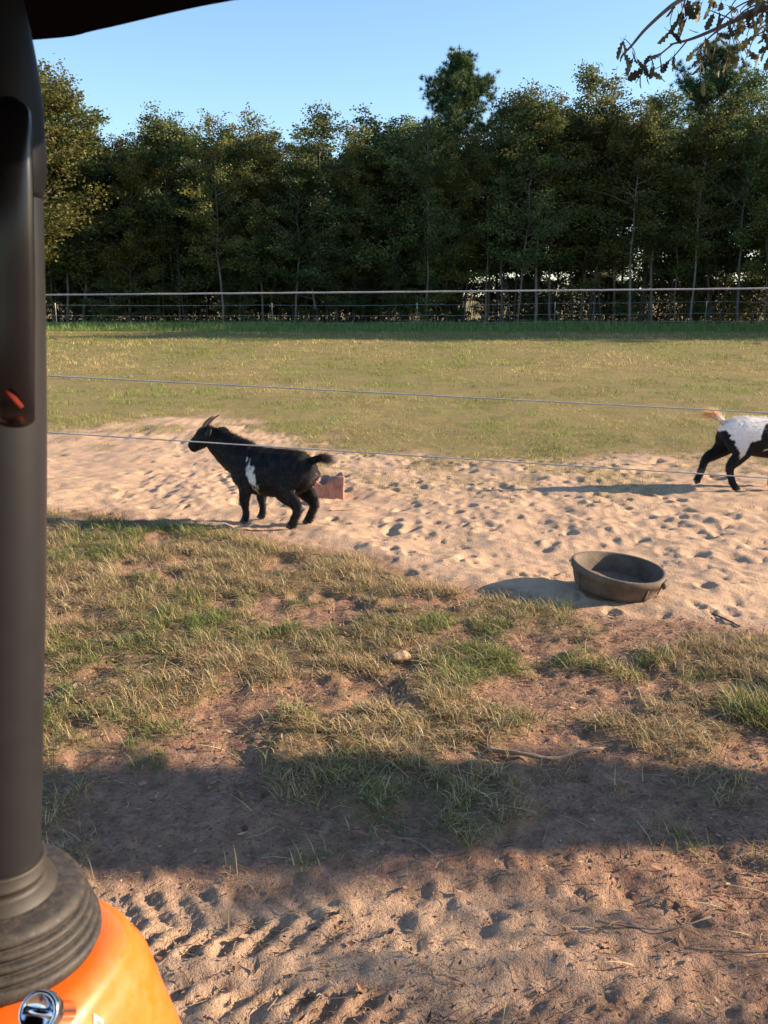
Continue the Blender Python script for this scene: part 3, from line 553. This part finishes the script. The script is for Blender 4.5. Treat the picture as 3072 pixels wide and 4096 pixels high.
def col2(p):
    w = fbm(p[:, 0]*30+60, p[:, 2]*30+p[:, 1]*20+50, 3)-.5; c = np.tile(BLK, (len(p), 1)); x = p[:, 0]+.03*w; z = p[:, 2]+.03*w
    zl = np.interp(x, [-.30, -.215, -.19, -.13, -.10, -.075, -.05, -.01, .01, .03, .07, .085, .12, .18, .20], [.45, .50, .50, .40, .33, .275, .31, .40, .42, .42, .43, .5, .56, .575, .70])
    m = sst(-.008, .008, z-zl)*(x < .20); f = sst(.012, 0, np.abs(z-.372-(x-.17)*.55))*(x > .11)*(x < .25)*.8; m = np.maximum(m, f)
    shin = .12*sst(.04, 0, np.abs(p[:, 2]-.13))*(p[:, 0] < -.2); m = np.maximum(m, shin)
    white_tone = (.88+.2*fbm(p[:, 0]*14+3, p[:, 2]*9+p[:, 1]*6, 4))[:, None]*(1-.25*sst(.48, .30, p[:, 2]))[:, None]  # white mottled at random and darker lower on the body
    return c*(1-m[:, None])+np.array((.78, .71, .64))*white_tone*m[:, None]
legs2 = [([(-.10, -.065, .47), (-.065, -.10, .34), (-.075, -.095, .285), (-.14, -.09, .195), (-.115, -.088, .075), (-.075, -.088, .014)], [(.05, .10), (.05, .085), (.038, .055), (.026, .034), (.021, .026), (.028, .03)]),
         ([(-.11, .065, .46), (-.13, .095, .36), (-.20, .095, .29), (-.285, .09, .235), (-.325, .088, .115), (-.352, .088, .04)], [(.05, .09), (.05, .085), (.036, .052), (.027, .036), (.022, .027), (.025, .03)]),
         ([(.40, -.08, .42), (.38, -.09, .30), (.42, -.088, .19), (.44, -.088, .08), (.455, -.088, .014)], [(.05, .09), (.036, .054), (.028, .034), (.021, .024), (.026, .03)]),
         ([(.38, .08, .42), (.36, .09, .30), (.32, .088, .185), (.29, .088, .08), (.29, .088, .014)], [(.05, .09), (.036, .054), (.028, .034), (.021, .024), (.026, .03)])]
goat2 = dict(h=1.1, tl=1.2, headx=.68, color=col2, legs=legs2, tubes=[
    ([(-.205, 0, .535), (-.16, 0, .505), (-.06, 0, .465), (.06, 0, .445), (.20, 0, .432), (.34, 0, .44), (.45, 0, .465), (.53, 0, .475), (.58, 0, .48)], [(.05, .045), (.095, .105), (.125, .15), (.142, .163), (.155, .172), (.148, .172), (.12, .165), (.09, .13), (.05, .08)]),
    ([(.44, 0, .49), (.55, 0, .52), (.64, 0, .58), (.70, 0, .63)], [(.09, .13), (.075, .115), (.057, .085), (.048, .066)]),
    ([(.66, 0, .655), (.71, 0, .65), (.77, 0, .625), (.82, 0, .59), (.86, 0, .565), (.885, 0, .55), (.895, 0, .543)], [(.03, .035), (.052, .064), (.052, .062), (.039, .048), (.032, .039), (.028, .033), (.015, .018)])],
    tail=[(-.19, 0, .56), (-.235, 0, .595), (-.27, 0, .625), (-.305, 0, .63)], tailcol=(np.array((.74, .66, .56)), np.array((.82, .52, .26))), taildrop=-.1,  # orange of backlight through white hair put into the tail tip colour
    horn=[(.745, .018, .69), (.72, .026, .735), (.68, .036, .77), (.64, .044, .785)], ear=((.69, .04, .68), (.64, .11, .65)), earcol=(.05, .045, .04), eye=(.77, .044, .645))
goat('piebald_goat', 'black and white goat with backlight painted orange on its tail tip walking out at the right', (3.05, 7.78, h1(3.05, 7.78)), R(0), goat2)

# ------------------------------------------------------------------ things on the ground
M_rubber = mat('dusty_rubber', (.105, .078, .056), .85, var=(9, .45), bump=(60, .5, .006)); M_feed = mat('dusty_feed', (.16, .115, .08), .95, var=(60, .4), bump=(90, .8, .01))
tz = h1(1.29, 4.97)
tub = thing('feed_tub', 'round brown black rubber feed tub tilted on the sand', 'feed tub', (1.285, 4.95, tz+.004)); tub.rotation_euler = (R(3.5), R(7.0), 0); tub.scale = (1.09, 1.09, .86)
prof = [(0, .004), (.195, .004), (.205, .012), (.213, .04), (.228, .105), (.236, .108), (.2365, .148), (.233, .153), (.222, .153), (.218, .148), (.205, .06), (.196, .024), (.188, .018), (0, .016)]
v, q = lathe(prof, 72); n72 = len(prof); an = np.arctan2(v[:, 1], v[:, 0]); rr = np.hypot(v[:, 0], v[:, 1]); wob = 1+.012*np.sin(2*an+.6)+.006*np.sin(5*an); v[:, 0] *= wob; v[:, 1] *= wob; v[:, 2] += .006*np.sin(2*an+1)*(v[:, 2] > .1)
MB().add(v, q).build('bowl', M_rubber, tub)
fl = MB(); a = np.linspace(0, 2*np.pi, 40, endpoint=False); ring = [np.c_[.185*k*np.cos(a), .185*k*np.sin(a), .024+.012*fbm(4+3*k*np.cos(a), 4+3*k*np.sin(a), 3)] for k in np.linspace(.02, 1.02, 8)]
i = np.arange(7)[:, None]*40; j = np.arange(40)[None]; k = (j+1) % 40; fl.add(np.vstack(ring), np.stack([i+j, i+k, i+40+k, i+40+j], -1).reshape(-1, 4)); fl.build('feed_residue', M_feed, tub)
for ang in (-62, -118, 60, 120, -20, 200):
    b = MB(); A = R(ang); v, q, t = tube([(.207, 0, .01), (.2155, 0, .04), (.230, 0, .106)], [(.006, .004)]*3, 6, side=(0, 1, 0)); c_, s_ = math.cos(A), math.sin(A); v = v@np.array([[c_, s_, 0], [-s_, c_, 0], [0, 0, 1]]); b.add(v, q, t); b.build('rib', M_rubber, tub)
hd = MB(); A = R(-28); aa = np.linspace(A-.16, A+.16, 8); hd.add(*tube(np.stack([.243*np.cos(aa), .243*np.sin(aa), .112+.004*np.cos((aa-A)*8)], 1), np.full((8, 2), (.012, .022)), 8)); hd.build('handle_lug', M_rubber, tub)
# licked mineral block
M_block = mat('mineral_block', (.29, .145, .11), .85, var=(14, .4), bump=(50, .5, .008))
bx, by = -.46, 7.56
blk = MB(); nn = 26; U = np.linspace(-1, 1, nn)
def blockpt(u, w, t):
    x = .125*u; y = .105*w; top = .185+.02*u - .065*np.exp(-(((u+.30)/.34)**2+((w+.45)/.8)**2)) - .035*np.exp(-(((u-.45)/.22)**2+((w-.55)/.6)**2))+.004*np.sin(7*u+3*w)
    return np.stack([x*(1+.03*np.sin(3*w+t*4)), y, -.03+(top+.03)*t], -1)
def grid(f, n, m):
    a, b = np.meshgrid(np.linspace(-1, 1, n), np.linspace(-1, 1, m), indexing='ij'); P = f(a, b).reshape(-1, 3); i = (np.arange(n-1)[:, None]*m+np.arange(m-1)[None]).ravel(); return P, np.stack([i, i+m, i+m+1, i+1], 1)
blk.add(*grid(lambda a, b: blockpt(a, b, np.ones_like(a)), nn, nn))
for s in (-1, 1):
    blk.add(*grid(lambda a, b: blockpt(a, np.full_like(a, s), (b+1)/2), nn, 8)); blk.add(*grid(lambda a, b: blockpt(np.full_like(a, s), a, (b+1)/2), nn, 8))
me = blk.mesh('mineral_block', M_block); bm = bmesh.new(); bm.from_mesh(me); bmesh.ops.remove_doubles(bm, verts=bm.verts, dist=.0008); bmesh.ops.recalc_face_normals(bm, faces=bm.faces)
bm.to_mesh(me); bm.free(); o = link('mineral_block', me); o.location = (bx, by, h1(bx, by)-.01); o.rotation_euler = (0, 0, R(5))
m = o.modifiers.new('bev', 'BEVEL'); m.width = .008; m.segments = 2; m.angle_limit = R(50)
tag(o, 'reddish brown mineral lick block with hollowed top behind the black goat', 'mineral block')
# stick, small sticks, stone
M_twig = mat('dry_wood', (.24, .165, .11), .9, var=(25, .35), bump=(80, .5, .004)); M_stone = mat('tan_stone', (.33, .215, .125), .9, var=(20, .3), bump=(40, .6, .01))
M_oakbark0 = mat('grey_stick', (.10, .085, .075), .9, var=(30, .3))
def stick(label, pts, r, name='stick', m=None):
    P = catmull([(x, y, h1(x, y)+dz) for x, y, dz in pts], 5); o = MB().add(*tube(P, np.linspace(r, r*.7, len(P))*(1+.12*np.sin(np.arange(len(P))*2.1)), 7)).build(name, m or M_twig); return tag(o, label, 'stick')
stick('curved dry stick lying on the dirt below the feed tub', [(.36, 3.03, .012), (.48, 2.985, .016), (.60, 2.985, .016), (.70, 3.03, .02), (.79, 3.075, .014)], .0085)
stick('short grey stick on the dirt right of the feed tub', [(1.70, 4.56, .006), (1.74, 4.46, .009), (1.77, 4.37, .006)], .006, 'stick', M_oakbark0)
stick('thin forked pale twig in the shaded dirt near the track', [(.02, 2.50, .008), (.10, 2.47, .012), (.16, 2.38, .01)], .003)
stick('long thin dry stem lying in the litter at the lower right', [(.75, 2.02, .012), (.92, 2.0, .016), (1.1, 2.03, .014), (1.2, 2.06, .01)], .0032)
stick('dark thin stem lying across the litter above the long dry stem', [(.55, 2.12, .012), (.72, 2.09, .014), (.86, 2.14, .012)], .003)
stick('pale straw stalk lying on the sand behind the black goat', [(-.42, 6.93, .006), (-.30, 7.0, .01), (-.18, 7.1, .006)], .005)
bm = bmesh.new(); bmesh.ops.create_icosphere(bm, subdivisions=3, radius=1)
for v_ in bm.verts:
    p = v_.co; f = 1+.35*(float(fbm(np.array(p.x*1.6+9), np.array(p.y*1.6+p.z*1.3+4), 3))-.5); v_.co = Vector((p.x*.055*f, p.y*.036*f, p.z*.026*f+(.006 if p.x > 0 else 0)))
me = bpy.data.meshes.new('stone'); bm.to_mesh(me); bm.free(); me.materials.append(M_stone); o = link('stone', me); o.location = (.07, 3.93, h1(.07, 3.93)+.016); o.rotation_euler = (.1, .1, .5); tag(o, 'pale tan stone lying in the patchy grass', 'stone')
# dung and soil heaps out on the pasture
M_soil = mat('dark_soil', (.16, .10, .06), .95, var=(8, .4), bump=(12, .8, .04))
for lab, x, y, s in (('dark soil heap on the sunlit pasture beside the roof post', -12.6, 36.2, .55), ('dark soil heap on the pasture at the far right', 12.9, 32.5, .6), ('small dark soil heap at the pasture edge before the capped post', 9.2, 37.4, .4)):
    P = MB(); a = np.linspace(0, 2*np.pi, 24, endpoint=False); rings = [np.c_[s*k*np.cos(a)*(1+.25*np.sin(3*a+s*9)), .6*s*k*np.sin(a), .16*s*(1-k*k)*(.7+.6*fbm(5+4*k*np.cos(a), 6+4*k*np.sin(a), 3))-.02] for k in np.linspace(.02, 1, 7)]
    i = np.arange(6)[:, None]*24; j = np.arange(24)[None]; k = (j+1) % 24; o = P.add(np.vstack(rings), np.stack([i+j, i+24+j, i+24+k, i+k], -1).reshape(-1, 4)).build('soil_heap', M_soil); o.location = (x, y, h1(x, y)); tag(o, lab, 'soil heap', 'soil heaps on the pasture')

# ------------------------------------------------------------------ oak at the right: trunk out of view, limb hanging in
M_oakleaf = mat('oak_leaf', (.070, .066, .03), .6, transl=.4, objrand=.6, var=(25, .3)); M_oakbark = mat('oak_bark', (.13, .105, .09), .95, var=(9, .35), bump=(16, .9, .05))
oak = thing('oak_tree', 'oak whose bare twigs and brown leaves hang in at the upper right', 'tree', (8.6, 3.26, h1(8.6, 3.26)))
T = MB(); zz = np.linspace(-.2, 4.2, 80); tr_ = np.interp(zz, [-.2, .1, .6, 1.5, 2.6, 3.5, 4.2], [.40, .33, .27, .235, .235, .33, .28])
tv, tq, tt_ = tube(np.stack([.03*zz, .03*np.sin(zz*2.3), zz], 1), tr_, 28); tn = len(tv)-2; ta = np.arctan2(tv[:, 1], tv[:, 0]); kk = 1+.22*(fbm(ta*2.2+9, tv[:, 2]*3.1, 4)-.5); tv[:tn, :2] *= kk[:tn, None]; T.add(tv, tq, tt_)
for a_, z_, l_ in ((1.6, 2.75, .22), (-1.5, 3.05, .3), (-1.2, 2.45, .16), (1.4, 3.25, .3)): T.add(*tube([(.03, 0, z_-.1), (.1, math.sin(a_)*(.2+l_*.5), z_), (.12, math.sin(a_)*(.22+l_), z_+.12)], [.06, .04, .012], 7))
for e in ((-.1, -.6, 6.4), (.3, .8, 6.8), (.9, -.1, 7.2)): T.add(*tube(catmull([(.1, 0, 3.8), (.1+e[0]*.4, e[1]*.6, 4.9), e], 5), np.linspace(.2, .07, 11), 10))
T.build('trunk', M_oakbark, oak)
OR = np.array([8.6, 3.26, h1(8.6, 3.26)])
Lb = MB(); spots = []; side_spots = []
LP_ = np.array([(1.607, 4.7, 2.835), (1.765, 4.7, 2.895), (2.1, 4.68, 3.0), (2.6, 4.5, 3.15), (3.3, 4.4, 3.4), (4.6, 4.2, 3.75)])
def on_limb(x): return (x, float(np.interp(x, LP_[:, 0], LP_[:, 1])), float(np.interp(x, LP_[:, 0], LP_[:, 2])))
def twig(pts, r0, r1, lp=0, spread=.05):
    P = catmull(np.array(pts, float)-OR, 6); Lb.add(*tube(P, np.linspace(r0, r1, len(P)), 6))
    for _ in range(lp): spots.append((P[rng.integers(max(0, len(P)//4), len(P))], spread))
# main limb from the trunk, then the drooping twigs (world metres)
twig([(8.55, 3.3, 3.5), (6.6, 3.8, 4.1), (4.6, 4.2, 3.75), (3.3, 4.4, 3.4), (2.6, 4.5, 3.15), (2.1, 4.68, 3.0), (1.765, 4.7, 2.895), (1.607, 4.7, 2.835), (1.44, 4.7, 2.768), (1.33, 4.7, 2.74)], .030, .004, 6, .04)
twig([(1.34, 4.7, 2.74), (1.276, 4.67, 2.69), (1.218, 4.66, 2.655), (1.197, 4.66, 2.61), (1.169, 4.66, 2.565)], .005, .002, 9, .03)
twig([(1.41, 4.71, 2.757), (1.372, 4.74, 2.709), (1.338, 4.74, 2.675), (1.27, 4.75, 2.64)], .004, .002, 5, .03)
twig([(2.6, 4.5, 3.15), (1.9, 4.6, 3.06), (1.50, 4.6, 2.98), (1.334, 4.6, 2.898), (1.266, 4.6, 2.852), (1.182, 4.6, 2.776), (1.126, 4.6, 2.71), (1.087, 4.6, 2.671), (1.079, 4.6, 2.644)], .016, .003, 0, .02)
twig([(1.126, 4.6, 2.71), (1.10, 4.6, 2.735), (1.085, 4.6, 2.74)], .002, .0015, 2, .012)
twig([(1.10, 4.6, 2.685), (1.083, 4.6, 2.655)], .002, .0015, 2, .012)
twig([(1.12, 4.6, 2.71), (1.14, 4.6, 2.69), (1.145, 4.6, 2.65)], .002, .0015, 3, .015)
twig([(1.36, 4.6, 2.91), (1.35, 4.62, 2.86), (1.335, 4.63, 2.82)], .004, .002, 15, .055)
twig([(1.50, 4.62, 2.97), (1.45, 4.66, 2.93), (1.44, 4.66, 2.90)], .004, .002, 7, .05)
twig([(1.60, 4.7, 2.83), (1.55, 4.74, 2.80), (1.48, 4.76, 2.74)], .004, .002, 6, .04)
twig([(1.62, 4.7, 2.84), (1.55, 4.6, 2.83), (1.45, 4.56, 2.85)], .004, .002, 5, .05)
for _ in range(26):
    x, z = rng.uniform(1.58, 2.1), rng.uniform(2.80, 3.02); y = rng.uniform(4.45, 5.0); twig([on_limb(x+.2), (x+.1, (y+4.65)/2, z+.03), (x, y+rng.normal(0, .06), z-.03), (x-rng.uniform(-.05, .12), y+rng.normal(0, .08), z-rng.uniform(.06, .22))], .005, .002, 7, .09)
for _ in range(8):
    x, z = rng.uniform(2.3, 3.6), rng.uniform(3.0, 3.4); y = rng.uniform(4.0, 4.9); lp = on_limb(x+.2); twig([lp, (x, (y+lp[1])/2, lp[2]-.04), (x-.15, y, lp[2]-.28)], .007, .002, 3, .09)
for bx_, by_, bz_ in ((7.9, 2.55, 2.75), (8.2, 2.45, 2.45), (7.7, 2.35, 2.6)):
    twig([(8.6, 3.1, 3.1), ((8.6+bx_)/2, by_+.25, bz_+.25), (bx_, by_-.1, bz_), (bx_-.1, by_-.3, bz_-.15)], .02, .004, 0)
    for _ in range(17): side_spots.append(np.array([bx_, by_-.15, bz_-.05])-OR+rng.normal(0, 1, 3)*[.22, .22, .13])
limb = Lb.build('limb', M_oakbark, oak)
def oakleaf(seed):
    r_ = np.random.default_rng(seed); ys = np.array([0, .12, .22, .34, .44, .56, .66, .78, .88, 1.0]); ws = np.array([.02, .10, .20, .13, .26, .16, .30, .20, .22, .02])*r_.uniform(.8, 1.2, 10)
    V = []; L = .072; ws = ws*.82
    for k in range(10):
        y = ys[k]; w = ws[k]; dr = -.18*y*y; V += [(-w*L, y*L, (dr+.35*w)*L), (0, y*L, dr*L), (w*r_.uniform(.8, 1.15)*L, y*L, (dr+.35*w)*L)]
    q = []
    for k in range(9): a = 3*k; q += [(a, a+1, a+4, a+3), (a+1, a+2, a+5, a+4)]
    b = len(V); V += [(-.0012, -.02, 0), (.0012, -.02, 0), (.0012, .0, 0), (-.0012, .0, 0)]; q.append((b, b+1, b+2, b+3))
    m = MB(); m.add(np.array(V), q); return m.mesh('leaf', M_oakleaf, False)
LV = [oakleaf(i) for i in range(6)]
cl = MB()
for p in side_spots:
    for _ in range(5):
        k = rng.integers(0, 6); co_ = np.zeros(len(LV[k].vertices)*3); LV[k].vertices.foreach_get('co', co_); M_ = np.array(Matrix.Rotation(rng.uniform(0, 6.28), 3, 'Z') @ Matrix.Rotation(rng.uniform(-2.4, -.6), 3, 'X')); qs = np.array([list(f.vertices) for f in LV[k].polygons]); cl.add(co_.reshape(-1, 3)@M_.T*1.1+p+rng.normal(0, .07, 3), qs)
tag(cl.build('crown', M_oakleaf, oak, False), kind='stuff')
for k, (p, sp) in enumerate(spots[:290]):
    o = link('leaf', LV[k % 6], limb); pp = p+rng.normal(0, sp*.45, 3); o.location = pp
    o.rotation_euler = (R(-90)+rng.normal(0, .5), rng.normal(0, .5), rng.uniform(0, 6.28)); s = rng.uniform(.75, 1.25); o.scale = (s*rng.uniform(.8, 1.2), s, s)

# ------------------------------------------------------------------ the utility vehicle we look out of
M_paint = mat('orange_paint', (.84, .13, .008), .36, spec=.5, coat=.35, var=(45, .08), bump=(9, .04, .01), dust=(60, .12)); M_black = mat('black_tube', (.013, .013, .015), .4, spec=.38, var=(40, .12)); M_gloss = mat('gloss_black', (.007, .006, .007), .2, spec=.4)
M_boot = mat('rubber_boot', (.024, .021, .019), .55, dust=(130, .14), var=(60, .35), bump=(120, .3, .002)); M_dust = mat('dusty_collar', (.028, .022, .016), .6, var=(30, .5)); M_chrome = mat('chrome', (.75, .75, .78), .12, metal=1)
M_roof = mat('roof_lining', (.004, .0036, .0045), .9, spec=.03, bump=(300, .6, .003)); M_decal = mat('white_decal', (.8, .8, .76), .5); M_sleeve = mat('sleeve', (.005, .0048, .006), .5, spec=.12); M_red = mat('red_tag', (.10, .010, .007), .8, spec=.1); M_tyre = mat('tyre', (.025, .024, .023), .85)
uv = thing('utility_vehicle', 'orange utility vehicle with black roof post and rubber boot in the near left', 'vehicle', (-.35, .75, 0))
B = np.array([-.35, .75, 0])
def UP(mb, name, m, parent=None, smooth=True):
    for k in range(len(mb.v)): mb.v[k] = mb.v[k]-B
    return mb.build(name, m, parent or uv, smooth)
Pp = catmull([(-.358, .75, 1.02), (-.351, .75, 1.10), (-.335, .75, 1.263), (-.3225, .75, 1.388), (-.3125, .75, 1.505), (-.305, .75, 1.614), (-.300, .75, 1.716), (-.302, .75, 1.77), (-.315, .75, 1.83), (-.35, .75, 1.89)], 8); UP(MB().add(*tube(Pp, .0375, 32)), 'roof_post', M_black)
Ps = catmull([(-.3015, .75, 1.675), (-.300, .75, 1.716), (-.302, .75, 1.77), (-.315, .75, 1.83), (-.35, .75, 1.888)], 8); UP(MB().add(*tube(Ps, np.interp(np.arange(len(Ps)), [0, 2, 4, len(Ps)], [.0378, .0395, .041, .042]), 32)), 'post_sleeve', M_sleeve)
# collar, flange and bellows boot around the post's foot, leaning with the post
ax = norm(np.array([.026, 0, .22]))
def alongpost(prof, name, m, seg=64, parent=None):
    v, q = lathe(prof, seg); z = v[:, 2:3]; base = np.array([-.353, .75, 1.10]); e1 = norm(np.cross([0, 1., 0], ax)); w = base+ax*(z-1.10)+e1*v[:, :1]+np.array([0, 1., 0])*v[:, 1:2]
    return UP(MB().add(w, q), name, m, parent)
alongpost([(.0385, 1.1075), (.0425, 1.1085), (.0435, 1.1065), (.043, 1.0975), (.0442, 1.0965), (.0442, 1.0935), (.0428, 1.0925), (.0434, 1.0875), (.046, 1.0855), (.053, 1.0815), (.0545, 1.0785)], 'collar', M_dust)
bp = [(.0385, 1.0790), (.072, 1.0770), (.0765, 1.0740)]; z = 1.0715; r = .0775
for k in range(4):
    bp += [(r+.001, z), (r+.0022, z-.003), (r+.001, z-.0052), (r-.0028, z-.0065), (r-.0026, z-.0077), (r+.0015, z-.0083)]; z -= .0090; r += .0042
bp += [(r+.001, z), (r+.002, z-.006), (r, z-.012), (r-.02, z-.02)]
boot = alongpost(bp, 'post_boot', M_boot, 96)
# moulded fender cowl under the boot
prof = [(.060, 1.006), (.085, 1.006), (.098, 1.005), (.106, 1.001), (.112, .994), (.117, .982), (.125, .965), (.137, .925), (.153, .875), (.176, .80), (.195, .72), (.215, .65), (.22, .60), (.212, .598), (.18, .72)]
prof = catmull(np.array([(a, b, 0) for a, b in prof]), 5)[:, :2]; seg = 128; a = np.linspace(0, 2*np.pi, seg, endpoint=False); ex = 3.0; th0 = R(-14)
def sup(r): return r/(np.abs(np.cos(a))**ex+np.abs(np.sin(a))**ex)**(1/ex)
rows = []
for r, z in prof:
    k = float(sst(.09, .125, np.array(r))); rr_ = r*(1-k)+sup(r)*k; lean = -.03*(1.03-z); x = rr_*np.cos(a+th0); y = rr_*np.sin(a+th0); x = np.where(x < 0, x*(1+1.1*k), x); rows.append(np.c_[-.358+x+lean, .75+y-.10*(1.03-z), np.full(seg, z)-.03*k*(x < 0)*np.abs(x)])
i = np.arange(len(rows)-1)[:, None]*seg; j = np.arange(seg)[None]; k = (j+1) % seg
fender = UP(MB().add(np.vstack(rows), np.stack([i+j, i+seg+j, i+seg+k, i+k], -1).reshape(-1, 4)), 'fender', M_paint)
# chrome lock bolt on the fender
def along(prof, base, axis, name, m, parent=None, seg=40):
    v, q = lathe(prof, seg); axis = norm(np.array(axis, float)); u = norm(np.cross(axis, [0, 0, 1.])); w = np.cross(axis, u); p = np.array(base)+axis*v[:, 2:3]+u*v[:, :1]+w*v[:, 1:2]; return UP(MB().add(p, q), name, m, parent)
bb = np.array([-.258, .590, 1.080]); bax = np.array([-.12, -.72, .62])
bolt = along([(.006, -.05), (.0085, -.05), (.0085, -.016), (.0145, -.014), (.0155, -.011), (.0155, -.001), (.0145, .0005), (.0125, .0005), (.0120, -.002), (0, -.002)], bb, bax, 'lock_bolt', M_chrome)
an_ = norm(bax); u = norm(np.cross(an_, [0, 0, 1.])); w = np.cross(an_, u); bv = []
for sx in (-1, 1):
    for sy in (-1, 1):
        for sz in (0, 1): bv.append(bb+u*sx*.0118+w*sy*.0022+an_*(-.002+.0022*sz))
UP(MB().add(bv, [(0, 1, 3, 2), (4, 6, 7, 5), (0, 4, 5, 1), (2, 3, 7, 6), (1, 5, 7, 3), (0, 2, 6, 4)]), 'slot_bar', M_chrome, None, False)
# black grab handle hanging in front of the post, red tag at its lower end
hp = catmull([(-.268, .71, 1.735), (-.264, .695, 1.715), (-.267, .69, 1.66), (-.271, .69, 1.60), (-.276, .69, 1.54), (-.279, .695, 1.518), (-.281, .71, 1.505)], 6); rad = np.interp(np.linspace(0, 1, len(hp)), [0, .1, .3, .8, .93, 1], [.008, .016, .0185, .0185, .016, .006])
gh = UP(MB().add(*tube(hp, np.stack([rad, rad*.55], 1), 24, side=(1, 0, 0))), 'grab_handle', M_gloss)
UP(MB().add(*tube([(-.274, .676, 1.532), (-.268, .674, 1.528), (-.263, .675, 1.521)], [(.004, .0015), (.005, .0015), (.0035, .0015)], 6)), 'red_tag', M_red)
# roof: padded slab over the seats
e = np.array([(-1.1, 1.15), (-.60, 1.10), (-.36, 1.06), (-.29, 1.025), (-.20, .965), (-.14, .93), (.02, .85), (.20, .76), (.32, .60), (.36, .3), (.36, -1.2), (-1.5, -1.2), (-1.5, .9)]); e = np.array([(a, b, 0) for a, b in e]); e = catmull(np.vstack([e, e[:1]]), 5)[:-1]; n = len(e); cc = e.mean(0)
mb = MB(); prof = [(.0, 1.895), (.93, 1.885), (.975, 1.872), (1, 1.862), (1.004, 1.876), (.99, 1.905), (.9, 1.94), (0, 1.96)]; rows = np.concatenate([np.c_[(cc+(e-cc)*k)[:, :2], np.full(n, z)] for k, z in prof]); i = np.arange(len(prof)-1)[:, None]*n; j = np.arange(n)[None]; k = (j+1) % n
mb.add(rows, np.stack([i+j, i+k, i+n+k, i+n+j], -1).reshape(-1, 4)); UP(mb, 'roof', M_roof)
UP(MB().add(*tube([(-1.25, -1.0, .5), (-1.25, -1.0, 1.84)], .0375, 16)), 'rear_post', M_black)
ch = MB(); ch.add(*tube(catmull([(-.75, .72, .55), (-.95, 0, .45), (-1.1, -.8, .45), (-1.25, -1.0, .52)], 5), .05, 12)); UP(ch, 'chassis_rail', M_black)
def wheel(cx, cy):
    t = MB(); v, q = lathe([(.17, -.10), (.26, -.11), (.31, -.09), (.32, -.05), (.32, .05), (.31, .09), (.26, .11), (.17, .10), (.17, -.10)], 48); v = v[:, [0, 2, 1]]+np.array([cx, cy, .315]); t.add(v, q); w = UP(t, 'wheel', M_tyre)
    r = MB(); v, q = lathe([(0, -.06), (.05, -.07), (.12, -.05), (.168, -.09), (.168, .09), (.12, .05), (0, .06)], 32); v = v[:, [0, 2, 1]]+np.array([cx, cy, .315]); r.add(v, q); rim = UP(r, 'rim', M_paint); rim.parent = w
wheel(-.80, .72); wheel(-1.2, -1.0)

# white warning triangle outline stuck on the fender's near face
dec = MB(); fo = fender; c0 = np.array([-.2425, .689, .961]); nrm = norm(np.array([.87, -.32, .37])); e1 = norm(np.cross([0, 0, 1.], nrm)); e2 = np.cross(nrm, e1); ring = []
for k in range(3):
    for rr_ in (.030, .024):
        A = R(90+120*k); p = c0+e1*rr_*math.cos(A)+e2*rr_*math.sin(A); ok, loc, n_, fi = fo.ray_cast(Vector(p-B+nrm*.2), Vector(-nrm)); ring.append(np.array(loc)+np.array(n_)*.0012+B if ok else p)
UP(dec.add(ring, [(0, 2, 3, 1), (2, 4, 5, 3), (4, 0, 1, 5)]), 'decal', M_decal, None, False)
